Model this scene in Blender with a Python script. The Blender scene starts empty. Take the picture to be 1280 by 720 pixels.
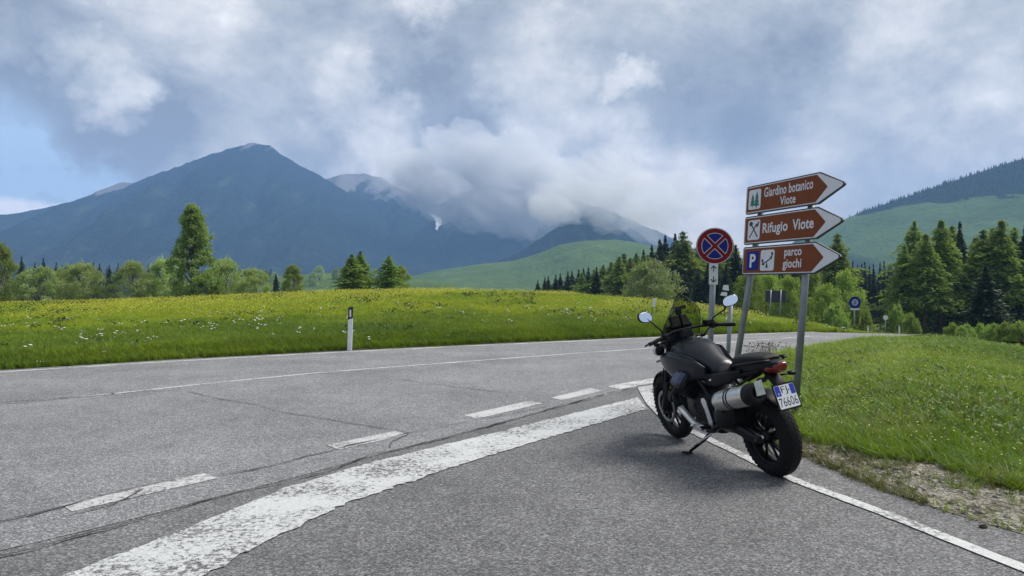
import bpy, bmesh, math, random
import numpy as np
from mathutils import Vector, Matrix, Euler

S = bpy.context.scene
rng = np.random.default_rng(7)
random.seed(7)
R = math.radians

# ------------------------------------------------------------------ camera
H, F = 1.5, 924.0                       # eye height (m), focal length in photo pixels
cam = bpy.data.objects.new('camera', bpy.data.cameras.new('camera'))
S.collection.objects.link(cam); S.camera = cam
cam.location = (0, 0, H); cam.rotation_euler = (R(90), 0, 0)
cam.data.sensor_width = 36.0; cam.data.lens = 36.0 * F / 1280.0
cam.data.clip_start = 0.05; cam.data.clip_end = 20000

# ------------------------------------------------------------------ sun, sky, exposure
TO_SUN = Vector((0.72, 0.30, 0.95)).normalized()
SUN_EL = math.asin(TO_SUN.z); SUN_AZ = math.atan2(TO_SUN.x, TO_SUN.y)
sun = bpy.data.objects.new('sun', bpy.data.lights.new('sun', 'SUN'))
S.collection.objects.link(sun)
sun.data.energy = 3.3; sun.data.angle = R(30); sun.data.color = (1.0, 0.95, 0.87)
sun.rotation_euler = (-TO_SUN).to_track_quat('-Z', 'Y').to_euler()
sun.location = (20, -10, 60)
S.view_settings.view_transform = 'Standard'; S.view_settings.look = 'None'
S.view_settings.exposure = 0.70; S.view_settings.gamma = 1.0
S.cycles.use_denoising = True
S.cycles.volume_bounces = 3
S.cycles.max_bounces = 8; S.cycles.transparent_max_bounces = 12
S.cycles.diffuse_bounces = 3; S.cycles.glossy_bounces = 3; S.cycles.transmission_bounces = 4

class NT:
    """small helper to write node trees"""
    def __init__(s, tree): s.t = tree; s.n = tree.nodes; s.l = tree.links
    def node(s, typ, **kw):
        n = s.n.new(typ)
        for k, v in kw.items():
            if k.startswith('i_'): n.inputs[k[2:].replace('_', ' ')].default_value = v
            else: setattr(n, k, v)
        return n
    def put(s, sock, v):
        if isinstance(v, bpy.types.NodeSocket): s.l.new(v, sock)
        else: sock.default_value = v
    def math(s, op, a, b=0.0, c=0.0, clamp=False):
        n = s.n.new('ShaderNodeMath'); n.operation = op; n.use_clamp = clamp
        s.put(n.inputs[0], a); s.put(n.inputs[1], b); s.put(n.inputs[2], c)
        return n.outputs[0]
    def vmath(s, op, a, b=(0, 0, 0), scale=None):
        n = s.n.new('ShaderNodeVectorMath'); n.operation = op
        s.put(n.inputs[0], a); s.put(n.inputs[1], b)
        if scale is not None: s.put(n.inputs['Scale'], scale)
        return n.outputs['Value'] if op in ('DOT_PRODUCT', 'LENGTH') else n.outputs['Vector']
    def mix(s, f, a, b, blend='MIX'):
        n = s.n.new('ShaderNodeMix'); n.data_type = 'RGBA'; n.blend_type = blend
        s.put(n.inputs[0], f)
        s.put(n.inputs[6], a if isinstance(a, bpy.types.NodeSocket) else (*a, 1))
        s.put(n.inputs[7], b if isinstance(b, bpy.types.NodeSocket) else (*b, 1))
        return n.outputs[2]
    def rng(s, v, a, b, c=0.0, d=1.0, smooth=False):
        n = s.n.new('ShaderNodeMapRange'); n.interpolation_type = 'SMOOTHSTEP' if smooth else 'LINEAR'
        s.put(n.inputs[0], v)
        for i, x in enumerate((a, b, c, d)): s.put(n.inputs[i + 1], x)
        return n.outputs[0]
    def noise(s, vec, scale, detail=4, rough=0.55, dist=0.0):
        n = s.n.new('ShaderNodeTexNoise'); s.put(n.inputs['Vector'], vec)
        n.inputs['Scale'].default_value = scale; n.inputs['Detail'].default_value = detail
        n.inputs['Roughness'].default_value = rough; n.inputs['Distortion'].default_value = dist
        return n

def dirpx(px, py): return Vector(((px - 640) / F, 1, (360 - py) / F)).normalized()

W = bpy.data.worlds.new('World'); S.world = W; W.use_nodes = True
w = NT(W.node_tree); w.n.clear()
tc = w.node('ShaderNodeTexCoord').outputs['Generated']
D0 = w.vmath('NORMALIZE', tc)
sep = w.node('ShaderNodeSeparateXYZ'); w.l.new(D0, sep.inputs[0])
wn = w.noise(w.vmath('MULTIPLY', D0, (1, 1, 1.35)), 3.2, 6, 0.6)
wn2 = w.noise(w.vmath('MULTIPLY', D0, (1, 1, 1.2)), 11.0, 6, 0.6)
warp = w.vmath('ADD', w.vmath('SCALE', w.vmath('SUBTRACT', wn.outputs['Color'], (.5, .5, .5)), scale=0.22),
               w.vmath('SCALE', w.vmath('SUBTRACT', wn2.outputs['Color'], (.5, .5, .5)), scale=0.13))
DW = w.vmath('NORMALIZE', w.vmath('ADD', D0, warp))
def blob(px, py, r_in, r_out, vec=None):      # soft disc on the sky, radii in degrees
    d = w.vmath('DOT_PRODUCT', DW if vec is None else vec, tuple(dirpx(px, py)))
    return w.rng(d, math.cos(R(r_out)), math.cos(R(r_in)), 0, 1, True)
cl = w.noise(w.vmath('MULTIPLY', D0, (1, 1, 1.5)), 4.6, 11, 0.63, 0.35).outputs['Fac']
cl2 = w.noise(w.vmath('ADD', w.vmath('MULTIPLY', D0, (1, 1, 1.3)), (3, 1, 7)), 10.5, 9, 0.66, 0.2).outputs['Fac']
B = w.math('ADD', 0.455, w.math('MULTIPLY', w.math('SUBTRACT', cl, 0.5), 1.35))
B = w.math('ADD', B, w.math('MULTIPLY', w.math('SUBTRACT', cl2, 0.5), 0.95))
BLOBS = [(125, 90, 0.3, 4.2, .60), (150, 125, .2, 2.6, .2), (170, 30, 1, 8, .22), (40, 60, 1, 12, -.24), (110, 165, 1, 8, -.34), (20, 140, 1, 7, -.22), (270, 180, 1, 9, -.12),
         (330, 90, 1, 9, .10), (430, 140, .5, 4, .16), (470, 180, .3, 3.6, .26), (505, 220, .2, 2.6, .30), (425, 115, .3, 3.4, .16), (430, 60, 1, 8, -.08),
         (535, 5, .3, 3.6, .34), (555, 150, 1, 6, -.26), (620, 200, 1, 5, .06), (700, 160, 1, 8, .22), (797, 105, .1, 2.3, .40), (890, 100, 2, 10, -.26), (560, 130, 1, 5, -.12),
         (680, 60, 1, 8, -.10), (820, 190, 1, 7, .0), (830, 265, 1, 8, .24), (1040, 120, 2, 10, -.06), (1200, 60, 2, 14, .20),
         (1060, 210, 1, 9, -.08), (1200, 160, 1, 9, -.04)]
for px, py, ri, ro, amp in BLOBS:
    B = w.math('ADD', B, w.math('MULTIPLY', blob(px, py, ri, ro), amp))
ramp = w.node('ShaderNodeValToRGB'); w.l.new(B, ramp.inputs[0])
cr = ramp.color_ramp; cr.elements[0].position = 0.05; cr.elements[0].color = (.21, .235, .28, 1)
cr.elements[1].position = 1.08; cr.elements[1].color = (.97, .97, .96, 1)
for p, c in ((.32, (.315, .345, .385)), (.55, (.46, .48, .505)), (.8, (.67, .668, .668))):
    e = cr.elements.new(p); e.color = (*c, 1)
sky = w.node('ShaderNodeTexSky', sky_type='NISHITA')
sky.sun_disc = False; sky.sun_elevation = SUN_EL; sky.sun_rotation = SUN_AZ
gap = w.math('ADD', blob(0, 238, 1.2, 5.2), blob(110, 238, .5, 3.6), clamp=True)
gap = w.math('ADD', gap, w.math('MULTIPLY', blob(-160, 235, 4, 13), 1.0), clamp=True)
gap = w.math('MULTIPLY', gap, w.rng(cl2, .72, .5, 0, 1, True))
skyc = w.mix(0.72, sky.outputs[0], (4.0, 5.2, 6.8))
# the small bright cumulus on the horizon left of the mountain
vflat = w.vmath('NORMALIZE', w.vmath('ADD', D0, w.vmath('SCALE', warp, scale=.30)))
cum = w.math('ADD', blob(30, 268, .2, 1.5, vflat), blob(-10, 274, .4, 1.8, vflat), clamp=True)
cum = w.math('ADD', cum, blob(62, 270, .2, 1.2, vflat), clamp=True)
cum = w.math('MULTIPLY', cum, 1.4, clamp=True)
lowk = w.rng(sep.outputs[2], .02, .24, 1, 0, True)
clouds = w.vmath('MULTIPLY', w.vmath('SCALE', ramp.outputs[0], scale=9.0), w.mix(lowk, (1.0, .985, .965), (1.44, 1.26, 1.05)))
col = w.mix(gap, clouds, skyc)
col = w.mix(w.math('MULTIPLY', cum, gap), col, (8.4, 8.0, 8.0))
bg = w.node('ShaderNodeBackground'); bg.inputs['Strength'].default_value = 0.1
w.l.new(col, bg.inputs['Color'])
w.l.new(bg.outputs[0], w.node('ShaderNodeOutputWorld').inputs[0])

# ------------------------------------------------------------------ object helpers
def link(o): S.collection.objects.link(o); return o
def tag(o, label=None, cat=None, group=None, kind=None):
    for k, v in (('label', label), ('category', cat), ('group', group), ('kind', kind)):
        if v: o[k] = v
    return o
def empty(name, loc=(0, 0, 0), rz=0.0, mat=None):
    o = link(bpy.data.objects.new(name, None)); o.empty_display_size = 0.2
    if mat is not None: o.matrix_world = mat
    else: o.location = loc; o.rotation_euler = (0, 0, rz)
    return o
def put(name, me, parent=None, m=None):
    o = link(bpy.data.objects.new(name, me))
    if m is not None and not me.materials: me.materials.append(m)
    if parent is not None: o.parent = parent
    return o
def qmesh(name, V, Fq, smooth=False):
    """mesh from an (n,3) array and an (m,k) face array, all faces k-gons"""
    V = np.asarray(V, dtype=np.float32); Fq = np.asarray(Fq, dtype=np.int32)
    me = bpy.data.meshes.new(name); k = Fq.shape[1]; m = len(Fq)
    me.vertices.add(len(V)); me.vertices.foreach_set('co', V.ravel())
    me.loops.add(m * k); me.loops.foreach_set('vertex_index', Fq.ravel())
    me.polygons.add(m)
    me.polygons.foreach_set('loop_start', np.arange(0, m * k, k, dtype=np.int32))
    me.polygons.foreach_set('loop_total', np.full(m, k, dtype=np.int32))
    me.polygons.foreach_set('use_smooth', np.full(m, smooth))
    me.update(calc_edges=True); me.validate()
    return me

class MB:
    """collects shapes, then links them as ONE mesh object"""
    def __init__(s): s.v = []; s.f = []; s.sm = []
    def add(s, vs, fs, smooth=False):
        b = len(s.v); s.v += [tuple(v) for v in vs]
        s.f += [tuple(i + b for i in f) for f in fs]; s.sm += [smooth] * len(fs); return s
    def box(s, c, size, rot=None, taper=1.0):
        vs = []
        for z in (-.5, .5):
            k = taper if z > 0 else 1
            for x, y in ((-.5, -.5), (.5, -.5), (.5, .5), (-.5, .5)):
                p = Vector((x * size[0] * k, y * size[1] * k, z * size[2]))
                if rot is not None: p = rot @ p
                vs.append(p + Vector(c))
        return s.add(vs, [(3, 2, 1, 0), (4, 5, 6, 7), (0, 1, 5, 4), (1, 2, 6, 5), (2, 3, 7, 6), (3, 0, 4, 7)])
    def tube(s, pts, r, n=10, caps=True, smooth=True):
        pts = [Vector(p) for p in pts]; m = len(pts)
        rs = r if isinstance(r, (list, tuple)) else [r] * m
        vs = []; a = None
        for i, p in enumerate(pts):
            t = (pts[min(i + 1, m - 1)] - pts[max(i - 1, 0)]).normalized()
            if a is None: a = t.orthogonal().normalized()
            else: a = (a - t * a.dot(t)).normalized()
            b = t.cross(a)
            for k in range(n):
                q = 2 * math.pi * k / n
                vs.append(p + (a * math.cos(q) + b * math.sin(q)) * rs[i])
        fs = [(i * n + k, i * n + (k + 1) % n, (i + 1) * n + (k + 1) % n, (i + 1) * n + k) for i in range(m - 1) for k in range(n)]
        s.add(vs, fs, smooth)
        if caps:
            b = len(s.v) - len(vs)
            s.f += [tuple(b + k for k in reversed(range(n))), tuple(b + (m - 1) * n + k for k in range(n))]; s.sm += [False, False]
        return s
    def lathe(s, c, axis, prof, n=32, smooth=True, closed=False):
        """prof: (radius, offset along axis)"""
        axis = Vector(axis).normalized(); a = axis.orthogonal().normalized(); b = axis.cross(a); c = Vector(c); m = len(prof)
        vs = [c + axis * h + (a * math.cos(2 * math.pi * k / n) + b * math.sin(2 * math.pi * k / n)) * r for r, h in prof for k in range(n)]
        fs = [(i * n + k, i * n + (k + 1) % n, ((i + 1) % m) * n + (k + 1) % n, ((i + 1) % m) * n + k) for i in range(m if closed else m - 1) for k in range(n)]
        return s.add(vs, fs, smooth)
    def loft(s, secs, smooth=True, caps=True):
        n = len(secs[0]); m = len(secs)
        vs = [p for sc in secs for p in sc]
        fs = [(i * n + k, i * n + (k + 1) % n, (i + 1) * n + (k + 1) % n, (i + 1) * n + k) for i in range(m - 1) for k in range(n)]
        b = len(s.v); s.add(vs, fs, smooth)
        if caps:
            s.f += [tuple(b + k for k in reversed(range(n))), tuple(b + (m - 1) * n + k for k in range(n))]; s.sm += [False, False]
        return s
    def prism(s, poly, d, fr=None):
        """2-D polygon extruded by d along local z; fr maps (x,y,z) to the place"""
        fr = fr or (lambda x, y, z: (x, y, z)); n = len(poly)
        vs = [fr(x, y, 0) for x, y in poly] + [fr(x, y, d) for x, y in poly]
        return s.add(vs, [tuple(reversed(range(n))), tuple(range(n, 2 * n))] + [(i, (i + 1) % n, n + (i + 1) % n, n + i) for i in range(n)])
    def build(s, name, m, parent=None, bevel=0.0, fix=True):
        me = bpy.data.meshes.new(name); me.from_pydata(s.v, [], s.f)
        me.polygons.foreach_set('use_smooth', s.sm); me.update()
        if fix:
            bm = bmesh.new(); bm.from_mesh(me); bmesh.ops.recalc_face_normals(bm, faces=bm.faces); bm.to_mesh(me); bm.free()
        o = put(name, me, parent, m)
        if bevel:
            b = o.modifiers.new('bevel', 'BEVEL'); b.width = bevel; b.segments = 2; b.limit_method = 'ANGLE'; b.angle_limit = R(40)
        return o

def section(x, zc, hw, hh, e=2.6, n=20, yc=0.0, tilt=0.0):
    """superellipse cross-section in the y-z plane at x"""
    out = []
    for k in range(n):
        q = 2 * math.pi * k / n; c, s_ = math.cos(q), math.sin(q)
        y = hw * math.copysign(abs(c) ** (2 / e), c); z = hh * math.copysign(abs(s_) ** (2 / e), s_)
        out.append((x + tilt * z, yc + y, zc + z))
    return out
def copy_tree(o, parent=None):
    c = o.copy(); S.collection.objects.link(c)
    if parent is not None: c.parent = parent
    for ch in list(o.children): copy_tree(ch, c)
    return c
def text_mesh(body, bold=0.0, extrude=0.0015):
    cu = bpy.data.curves.new('lettering', 'FONT'); cu.body = body; cu.size = 1.0; cu.offset = bold
    cu.resolution_u = 4; cu.space_character = 1.04
    o = bpy.data.objects.new('lettering', cu); S.collection.objects.link(o)
    me = bpy.data.meshes.new_from_object(o.evaluated_get(bpy.context.evaluated_depsgraph_get()))
    bpy.data.objects.remove(o); bpy.data.curves.remove(cu)
    co = np.zeros(len(me.vertices) * 3, np.float32); me.vertices.foreach_get('co', co); co = co.reshape(-1, 3)
    return me, co
def lettering(body, x0, x1, y0, y1, z, m, parent, bold=0.012, name='lettering', d=0.003):
    """text fitted into the box x0..x1, y0..y1 of the parent's plane"""
    me, co = text_mesh(body, bold); lo = co.min(0); hi = co.max(0)
    co[:, 0] = x0 + (co[:, 0] - lo[0]) / (hi[0] - lo[0]) * (x1 - x0)
    co[:, 1] = y0 + (co[:, 1] - lo[1]) / (hi[1] - lo[1]) * (y1 - y0); co[:, 2] = z
    me.vertices.foreach_set('co', co.ravel()); me.update(); me.materials.clear()
    return put(name, me, parent, m)

# ------------------------------------------------------------------ materials
def newmat(name):
    m = bpy.data.materials.new(name); m.use_nodes = True; t = NT(m.node_tree); t.n.clear()
    out = t.node('ShaderNodeOutputMaterial'); return m, t, out
def basic(name, col, rough=0.5, metal=0.0, var=0.15, scale=8.0, bump=0.0, bscale=60.0, coat=0.0, spec=0.5):
    m, t, out = newmat(name); p = t.node('ShaderNodeBsdfPrincipled')
    co = t.node('ShaderNodeTexCoord').outputs['Object']
    n = t.noise(co, scale, 5, 0.6).outputs['Fac']
    a = tuple(max(0, c * (1 - var)) for c in col); b = tuple(min(1, c * (1 + var)) for c in col)
    t.put(p.inputs['Base Color'], t.mix(t.rng(n, .3, .7), a, b))
    t.put(p.inputs['Roughness'], t.rng(n, .3, .7, max(0.03, rough - .08), min(1, rough + .08)))
    p.inputs['Metallic'].default_value = metal; p.inputs['Coat Weight'].default_value = coat
    p.inputs['Specular IOR Level'].default_value = spec
    if bump:
        bn = t.node('ShaderNodeBump'); bn.inputs['Strength'].default_value = bump; bn.inputs['Distance'].default_value = 0.01
        t.put(bn.inputs['Height'], t.noise(co, bscale, 4, .6).outputs['Fac']); t.l.new(bn.outputs[0], p.inputs['Normal'])
    t.l.new(p.outputs[0], out.inputs[0]); return m

def leafmat(name, a, b, trans=0.35, scale=0.7, tint=(1.15, 1.1, .55), vary=.25):
    m, t, out = newmat(name)
    pos = t.node('ShaderNodeNewGeometry').outputs['Position']
    rnd = t.node('ShaderNodeObjectInfo').outputs['Random']
    n = t.noise(pos, scale, 5, .65).outputs['Fac']
    c = t.mix(t.rng(n, .35, .65), a, b)
    hs = t.node('ShaderNodeHueSaturation'); t.l.new(c, hs.inputs['Color'])
    t.put(hs.inputs['Value'], t.rng(rnd, 0, 1, 1 - vary, 1 + vary)); t.put(hs.inputs['Hue'], t.rng(rnd, 0, 1, .49, .512))
    d = t.node('ShaderNodeBsdfPrincipled'); d.inputs['Roughness'].default_value = .6; d.inputs['Specular IOR Level'].default_value = .3
    tr = t.node('ShaderNodeBsdfTranslucent')
    t.l.new(hs.outputs[0], d.inputs['Base Color']); t.put(tr.inputs['Color'], t.mix(1.0, hs.outputs[0], tint, 'MULTIPLY'))
    mx = t.node('ShaderNodeMixShader'); mx.inputs[0].default_value = trans
    t.l.new(d.outputs[0], mx.inputs[1]); t.l.new(tr.outputs[0], mx.inputs[2]); t.l.new(mx.outputs[0], out.inputs[0]); return m

def asphalt_nodes(t, tone, warm):
    """returns (colour, height) sockets"""
    pos = t.node('ShaderNodeNewGeometry').outputs['Position']
    g1 = t.noise(pos, 74, 3, .8).outputs['Fac']
    vor = t.node('ShaderNodeTexVoronoi'); vor.inputs['Scale'].default_value = 82; t.l.new(pos, vor.inputs['Vector'])
    grain = t.rng(g1, .32, .68, 0, 1)
    stone = t.rng(t.node('ShaderNodeSeparateColor').outputs[0], 0, 1)
    sc = t.node('ShaderNodeSeparateColor'); t.l.new(vor.outputs['Color'], sc.inputs[0])
    big = t.noise(pos, .55, 5, .6).outputs['Fac']
    mid = t.noise(t.vmath('MULTIPLY', pos, (1, 1, 1)), 4.5, 5, .7).outputs['Fac']
    k = t.math('ADD', t.rng(grain, 0, 1, .38, 1.42), t.rng(sc.outputs[0], .5, 1, -.24, .72))
    k = t.math('MULTIPLY', k, t.rng(big, .3, .7, .76, 1.16))
    k = t.math('MULTIPLY', k, t.rng(mid, .3, .7, .84, 1.12))
    st_ = t.noise(t.vmath('MULTIPLY', pos, (.9, .35, 1)), 1.3, 6, .7, .8).outputs['Fac']; k = t.math('MULTIPLY', k, t.rng(st_, .60, .72, 1.0, .80)); k = t.math('MULTIPLY', k, t.rng(st_, .26, .38, 1.10, 1.0))
    base = tuple(tone * c for c in warm)
    c = t.vmath('SCALE', base, scale=k)
    return c, t.math('ADD', grain, t.math('MULTIPLY', vor.outputs['Distance'], -1.0)), pos
def asphalt(name, tone, warm=(1.02, 1.0, 1.0)):
    m, t, out = newmat(name); p = t.node('ShaderNodeBsdfPrincipled')
    c, h, pos = asphalt_nodes(t, tone, warm); t.l.new(c, p.inputs['Base Color'])
    p.inputs['Roughness'].default_value = .85; p.inputs['Specular IOR Level'].default_value = .35
    b = t.node('ShaderNodeBump'); b.inputs['Strength'].default_value = .55; b.inputs['Distance'].default_value = .006
    t.l.new(h, b.inputs['Height']); t.l.new(b.outputs[0], p.inputs['Normal']); t.l.new(p.outputs[0], out.inputs[0]); return m
def paint(name, tone, wear, col=(.55, .56, .56)):
    m, t, out = newmat(name); p = t.node('ShaderNodeBsdfPrincipled')
    c, h, pos = asphalt_nodes(t, tone, (1.02, 1, 1))
    n = t.noise(pos, 24, 8, .75, .4).outputs['Fac']; big = t.noise(pos, 1.6, 4, .6).outputs['Fac']
    v = t.node('ShaderNodeTexVoronoi', feature='DISTANCE_TO_EDGE'); v.inputs['Scale'].default_value = 13
    t.l.new(t.vmath('ADD', pos, t.vmath('SCALE', t.noise(pos, 14, 3).outputs['Color'], scale=.12)), v.inputs['Vector'])
    q = t.math('ADD', n, t.rng(big, .35, .7, 0.0, -.17))
    f = t.rng(q, wear, wear + .035, 0, 1)
    crk = t.rng(v.outputs['Distance'], .0, .035, 0, 1)
    crk = t.math('MAXIMUM', crk, t.rng(big, .42, .5, 1, 0))
    f = t.math('MULTIPLY', f, crk)
    dirt = t.rng(t.noise(pos, 45, 4, .7).outputs['Fac'], .3, .7, .78, 1.06)
    t.put(p.inputs['Base Color'], t.mix(f, c, t.vmath('SCALE', col, scale=dirt)))
    p.inputs['Roughness'].default_value = .8
    b = t.node('ShaderNodeBump'); b.inputs['Strength'].default_value = .4; b.inputs['Distance'].default_value = .006
    t.l.new(t.math('ADD', h, f), b.inputs['Height']); t.l.new(b.outputs[0], p.inputs['Normal']); t.l.new(p.outputs[0], out.inputs[0]); return m

M = {}
M['road'] = asphalt('asphalt_main', .225, (.99, .995, 1.035))
M['apron'] = asphalt('asphalt_apron', .158, (1.0, 1.0, 1.02))
M['strip'] = asphalt('asphalt_seam_strip', .165, (1.02, 1.0, .99))
M['line'] = paint('road_paint', .2, .365)
M['oldline'] = paint('road_paint_faded', .2, .35, (.50, .505, .51))
M['stopline'] = paint('road_paint_worn', .15, .36, (.52, .535, .54))
M['ghostline'] = paint('road_paint_nearly_gone', .2, .43, (.44, .44, .44))
M['crack'] = basic('crack_dirt', (.042, .040, .037), .95, var=.4)
M['stem'] = basic('bark', (.085, .065, .05), .9, var=.35, scale=3, bump=.6, bscale=12)
M['greystem'] = basic('pale_bark', (.16, .145, .125), .9, var=.35, scale=3, bump=.6, bscale=12)
M['steel'] = basic('galvanised_steel', (.24, .26, .28), .5, .55, var=.18, scale=6, bump=.1)
M['white'] = basic('white_sheet', (.62, .63, .65), .45, var=.06)
M['white_plastic'] = basic('white_plastic', (.74, .74, .75), .5, var=.08)
M['black'] = basic('black_plastic', (.018, .018, .02), .5, var=.2)
M['brown'] = basic('brown_sign_film', (.175, .046, .012), .6, var=.16, scale=5, spec=.2)
M['blue'] = basic('blue_sign_film', (.010, .018, .19), .6, var=.06, spec=.2)
M['red'] = basic('red_sign_film', (.19, .008, .014), .6, var=.06, spec=.2)
M['green'] = basic('green_sign_film', (.01, .13, .085), .4)
M['backplate'] = basic('sign_backplate', (.035, .038, .042), .5, var=.15)
M['darkback'] = basic('dark_sign_back', (.03, .037, .06), .6, var=.15)

# ------------------------------------------------------------------ ground plan
def G(px, py, z=0.0):
    Y = F * (H - z) / (py - 360); return ((px - 640) / F * Y, Y)
FAR = [(-46, -22), (-30, -5.2), (-18, 5.2)] + [G(x, y) for x, y in ((0, 465), (100, 459), (220, 451.2), (440, 439.5), (640, 430), (800, 422.8), (900, 419.0), (1000, 415.8))] + [(12.0, 26.1), (17, 29), (30, 37), (60, 56)]
MOUND = [(7.5, -3), (4.3, 2.0), (3.6, 3.4), G(1290, 672), G(1240, 657), G(1180, 640), G(1080, 604), G(1020, 578), (2.42, 7.5), (2.28, 9.0), (2.16, 10.6), (2.3, 11.6), (2.9, 12.6), (4.5, 14.9), (6.9, 17.9), (9.7, 20.9), (13.5, 24), (18.5, 27), (31, 34), (60, 52), (90, 40), (90, -3)]
FAR = np.array(FAR); MOUND = np.array(MOUND)
def seg_dist(P, poly, closed):
    d = np.full(len(P), 1e9); n = len(poly)
    for i in range(n if closed else n - 1):
        a = poly[i]; b = poly[(i + 1) % n]; ab = b - a
        t = np.clip(((P - a) @ ab) / (ab @ ab), 0, 1); q = P - (a + t[:, None] * ab)
        d = np.minimum(d, np.hypot(q[:, 0], q[:, 1]))
    return d
def inside(P, poly):
    c = np.zeros(len(P), bool); n = len(poly)
    for i in range(n):
        a = poly[i]; b = poly[(i + 1) % n]
        if a[1] == b[1]: continue
        cond = (a[1] > P[:, 1]) != (b[1] > P[:, 1])
        c ^= cond & (P[:, 0] < (b[0] - a[0]) * (P[:, 1] - a[1]) / (b[1] - a[1]) + a[0])
    return c
# the meadow beyond the road: closed polygon of everything past the far edge
MEADOW = np.vstack([FAR, [(4000, 900), (4000, 5000), (-5000, 5000), (-5000, -22)]])
def edge_range(ang):
    """distance from the camera to the far road edge for each bearing"""
    A = np.linspace(-1.95, .86, 300); out = np.zeros_like(A)
    for k, a in enumerate(A):
        d = np.array([math.sin(a), math.cos(a)]); best = 80.0
        for i in range(len(FAR) - 1):
            p, q = FAR[i], FAR[i + 1]; e = q - p; den = d[0] * e[1] - d[1] * e[0]
            if abs(den) < 1e-9: continue
            t = (p[0] * e[1] - p[1] * e[0]) / den; s = (p[0] * d[1] - p[1] * d[0]) / den
            if t > 0 and 0 <= s <= 1: best = min(best, t)
        out[k] = best
    return np.interp(ang, A, out)
_px = np.array([-900, -300, 0, 120, 240, 430, 560, 700, 800, 880, 960, 1000, 1050, 1400])
_cy = np.array([379, 379, 378, 375, 370.5, 362.5, 361.2, 364.8, 372, 383, 396.5, 404, 413, 416])
_cY = np.array([60, 50, 46, 46, 46, 46, 46, 44, 41, 36, 31.5, 29, 26.5, 27])
_k = np.array([.022, .022, .022, .022, .022, .022, .03, .045, .055, .06, .07, .085, .09, .09])
_ang = np.arctan((_px - 640) / F)
_cR = _cY / np.cos(_ang); _cz = H + (360 - _cy) / F * _cY
_mpx = np.array([900, 1050, 1100, 1130, 1200, 1280, 1400, 1800]); _my = np.array([425, 416.5, 413, 412.5, 419, 432, 450, 480])
_mY = np.array([21, 22.5, 21, 20, 18.5, 17, 15, 11]); _ma = np.arctan((_mpx - 640) / F); _mR = _mY / np.cos(_ma); _mz = H + (360 - _my) / F * _mY

def vnoise(x, y, seed=0):
    xi = np.floor(x).astype(np.int64); yi = np.floor(y).astype(np.int64); xf = x - xi; yf = y - yi
    def hsh(a, b):
        n = (a * 374761393 + b * 668265263 + seed * 974634781) & 0x7fffffff
        n = ((n ^ (n >> 13)) * 1274126177) & 0x7fffffff
        return ((n ^ (n >> 16)) & 0xffff) / 65535.0
    u = xf * xf * (3 - 2 * xf); v = yf * yf * (3 - 2 * yf)
    return (hsh(xi, yi) * (1 - u) + hsh(xi + 1, yi) * u) * (1 - v) + (hsh(xi, yi + 1) * (1 - u) + hsh(xi + 1, yi + 1) * u) * v
def fbm(x, y, o=5, seed=0, gain=.5):
    s = np.zeros_like(x, dtype=float); a = 1.0; t = 0
    for i in range(o):
        s += a * vnoise(x, y, seed + i * 17); t += a; a *= gain; x = x * 2.03 + 11.3; y = y * 2.03 + 5.7
    return s / t
def sstep(t): t = np.clip(t, 0, 1); return t * t * (3 - 2 * t)
def road_z(X, Y):
    r = np.hypot(X, Y); a = np.arctan2(X, Y)
    return -np.clip((r - 27.3) * .085, 0, 4.2) * sstep((a - .2) / .12)
def height(X, Y):
    X = np.atleast_1d(np.asarray(X, float)); Y = np.atleast_1d(np.asarray(Y, float))
    P = np.stack([X, Y], 1); r = np.hypot(X, Y); a = np.arctan2(X, Y)
    z = road_z(X, Y) - .05
    me = inside(P, MEADOW); mo = inside(P, MOUND) & ~me
    if me.any():
        rr, aa = r[me], a[me]; Re = edge_range(aa); Rc = np.maximum(np.interp(aa, _ang, _cR), Re + 2); zc = np.interp(aa, _ang, _cz) - np.interp(aa, _ang, _cR) * .0042; k = np.interp(aa, _ang, _k)
        t = (rr - Re) / (Rc - Re); tt = np.clip(t, 0, 1)
        zz = zc * (1 - (1 - tt) ** 1.5)
        zz = np.where(t > 1, zc - k * (rr - Rc), zz)
        floor = np.interp(aa, _ang, np.linspace(-9, -9, len(_ang)))
        zz = np.maximum(zz, floor)
        sd = seg_dist(P[me], FAR, False)
        zz += .17 * sstep((sd - .34) / .9) * np.clip(1 - (rr - Re) / 14, 0, 1)
        zz += (fbm(X[me] * .35, Y[me] * .35, 4, 3) - .5) * .22 * sstep(sd / 5) * np.clip(1.2 - t, .25, 1)
        bl = sstep((aa - .38) / .08); zz = zz * (1 - bl) + bl * road_z(X[me], Y[me])
        z[me] = zz - .03
    if mo.any():
        rr, aa = r[mo], a[mo]; sd = seg_dist(P[mo], MOUND, True)
        Rm = np.interp(aa, _ma, _mR); zm = np.interp(aa, _ma, _mz)
        zz = np.clip(zm - .17, -.3, .30) * sstep(sd / 3.2) + .03 * sstep(sd / .5)
        zz = np.where(rr > Rm, zz - .075 * (rr - Rm), zz); zz = np.maximum(zz, -6)
        zz += (fbm(X[mo] * .8, Y[mo] * .8, 4, 9) - .5) * .12 * sstep(sd / 2)
        z[mo] = zz - .02
    return z
def hz(x, y): return float(height([x], [y])[0])

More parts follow.
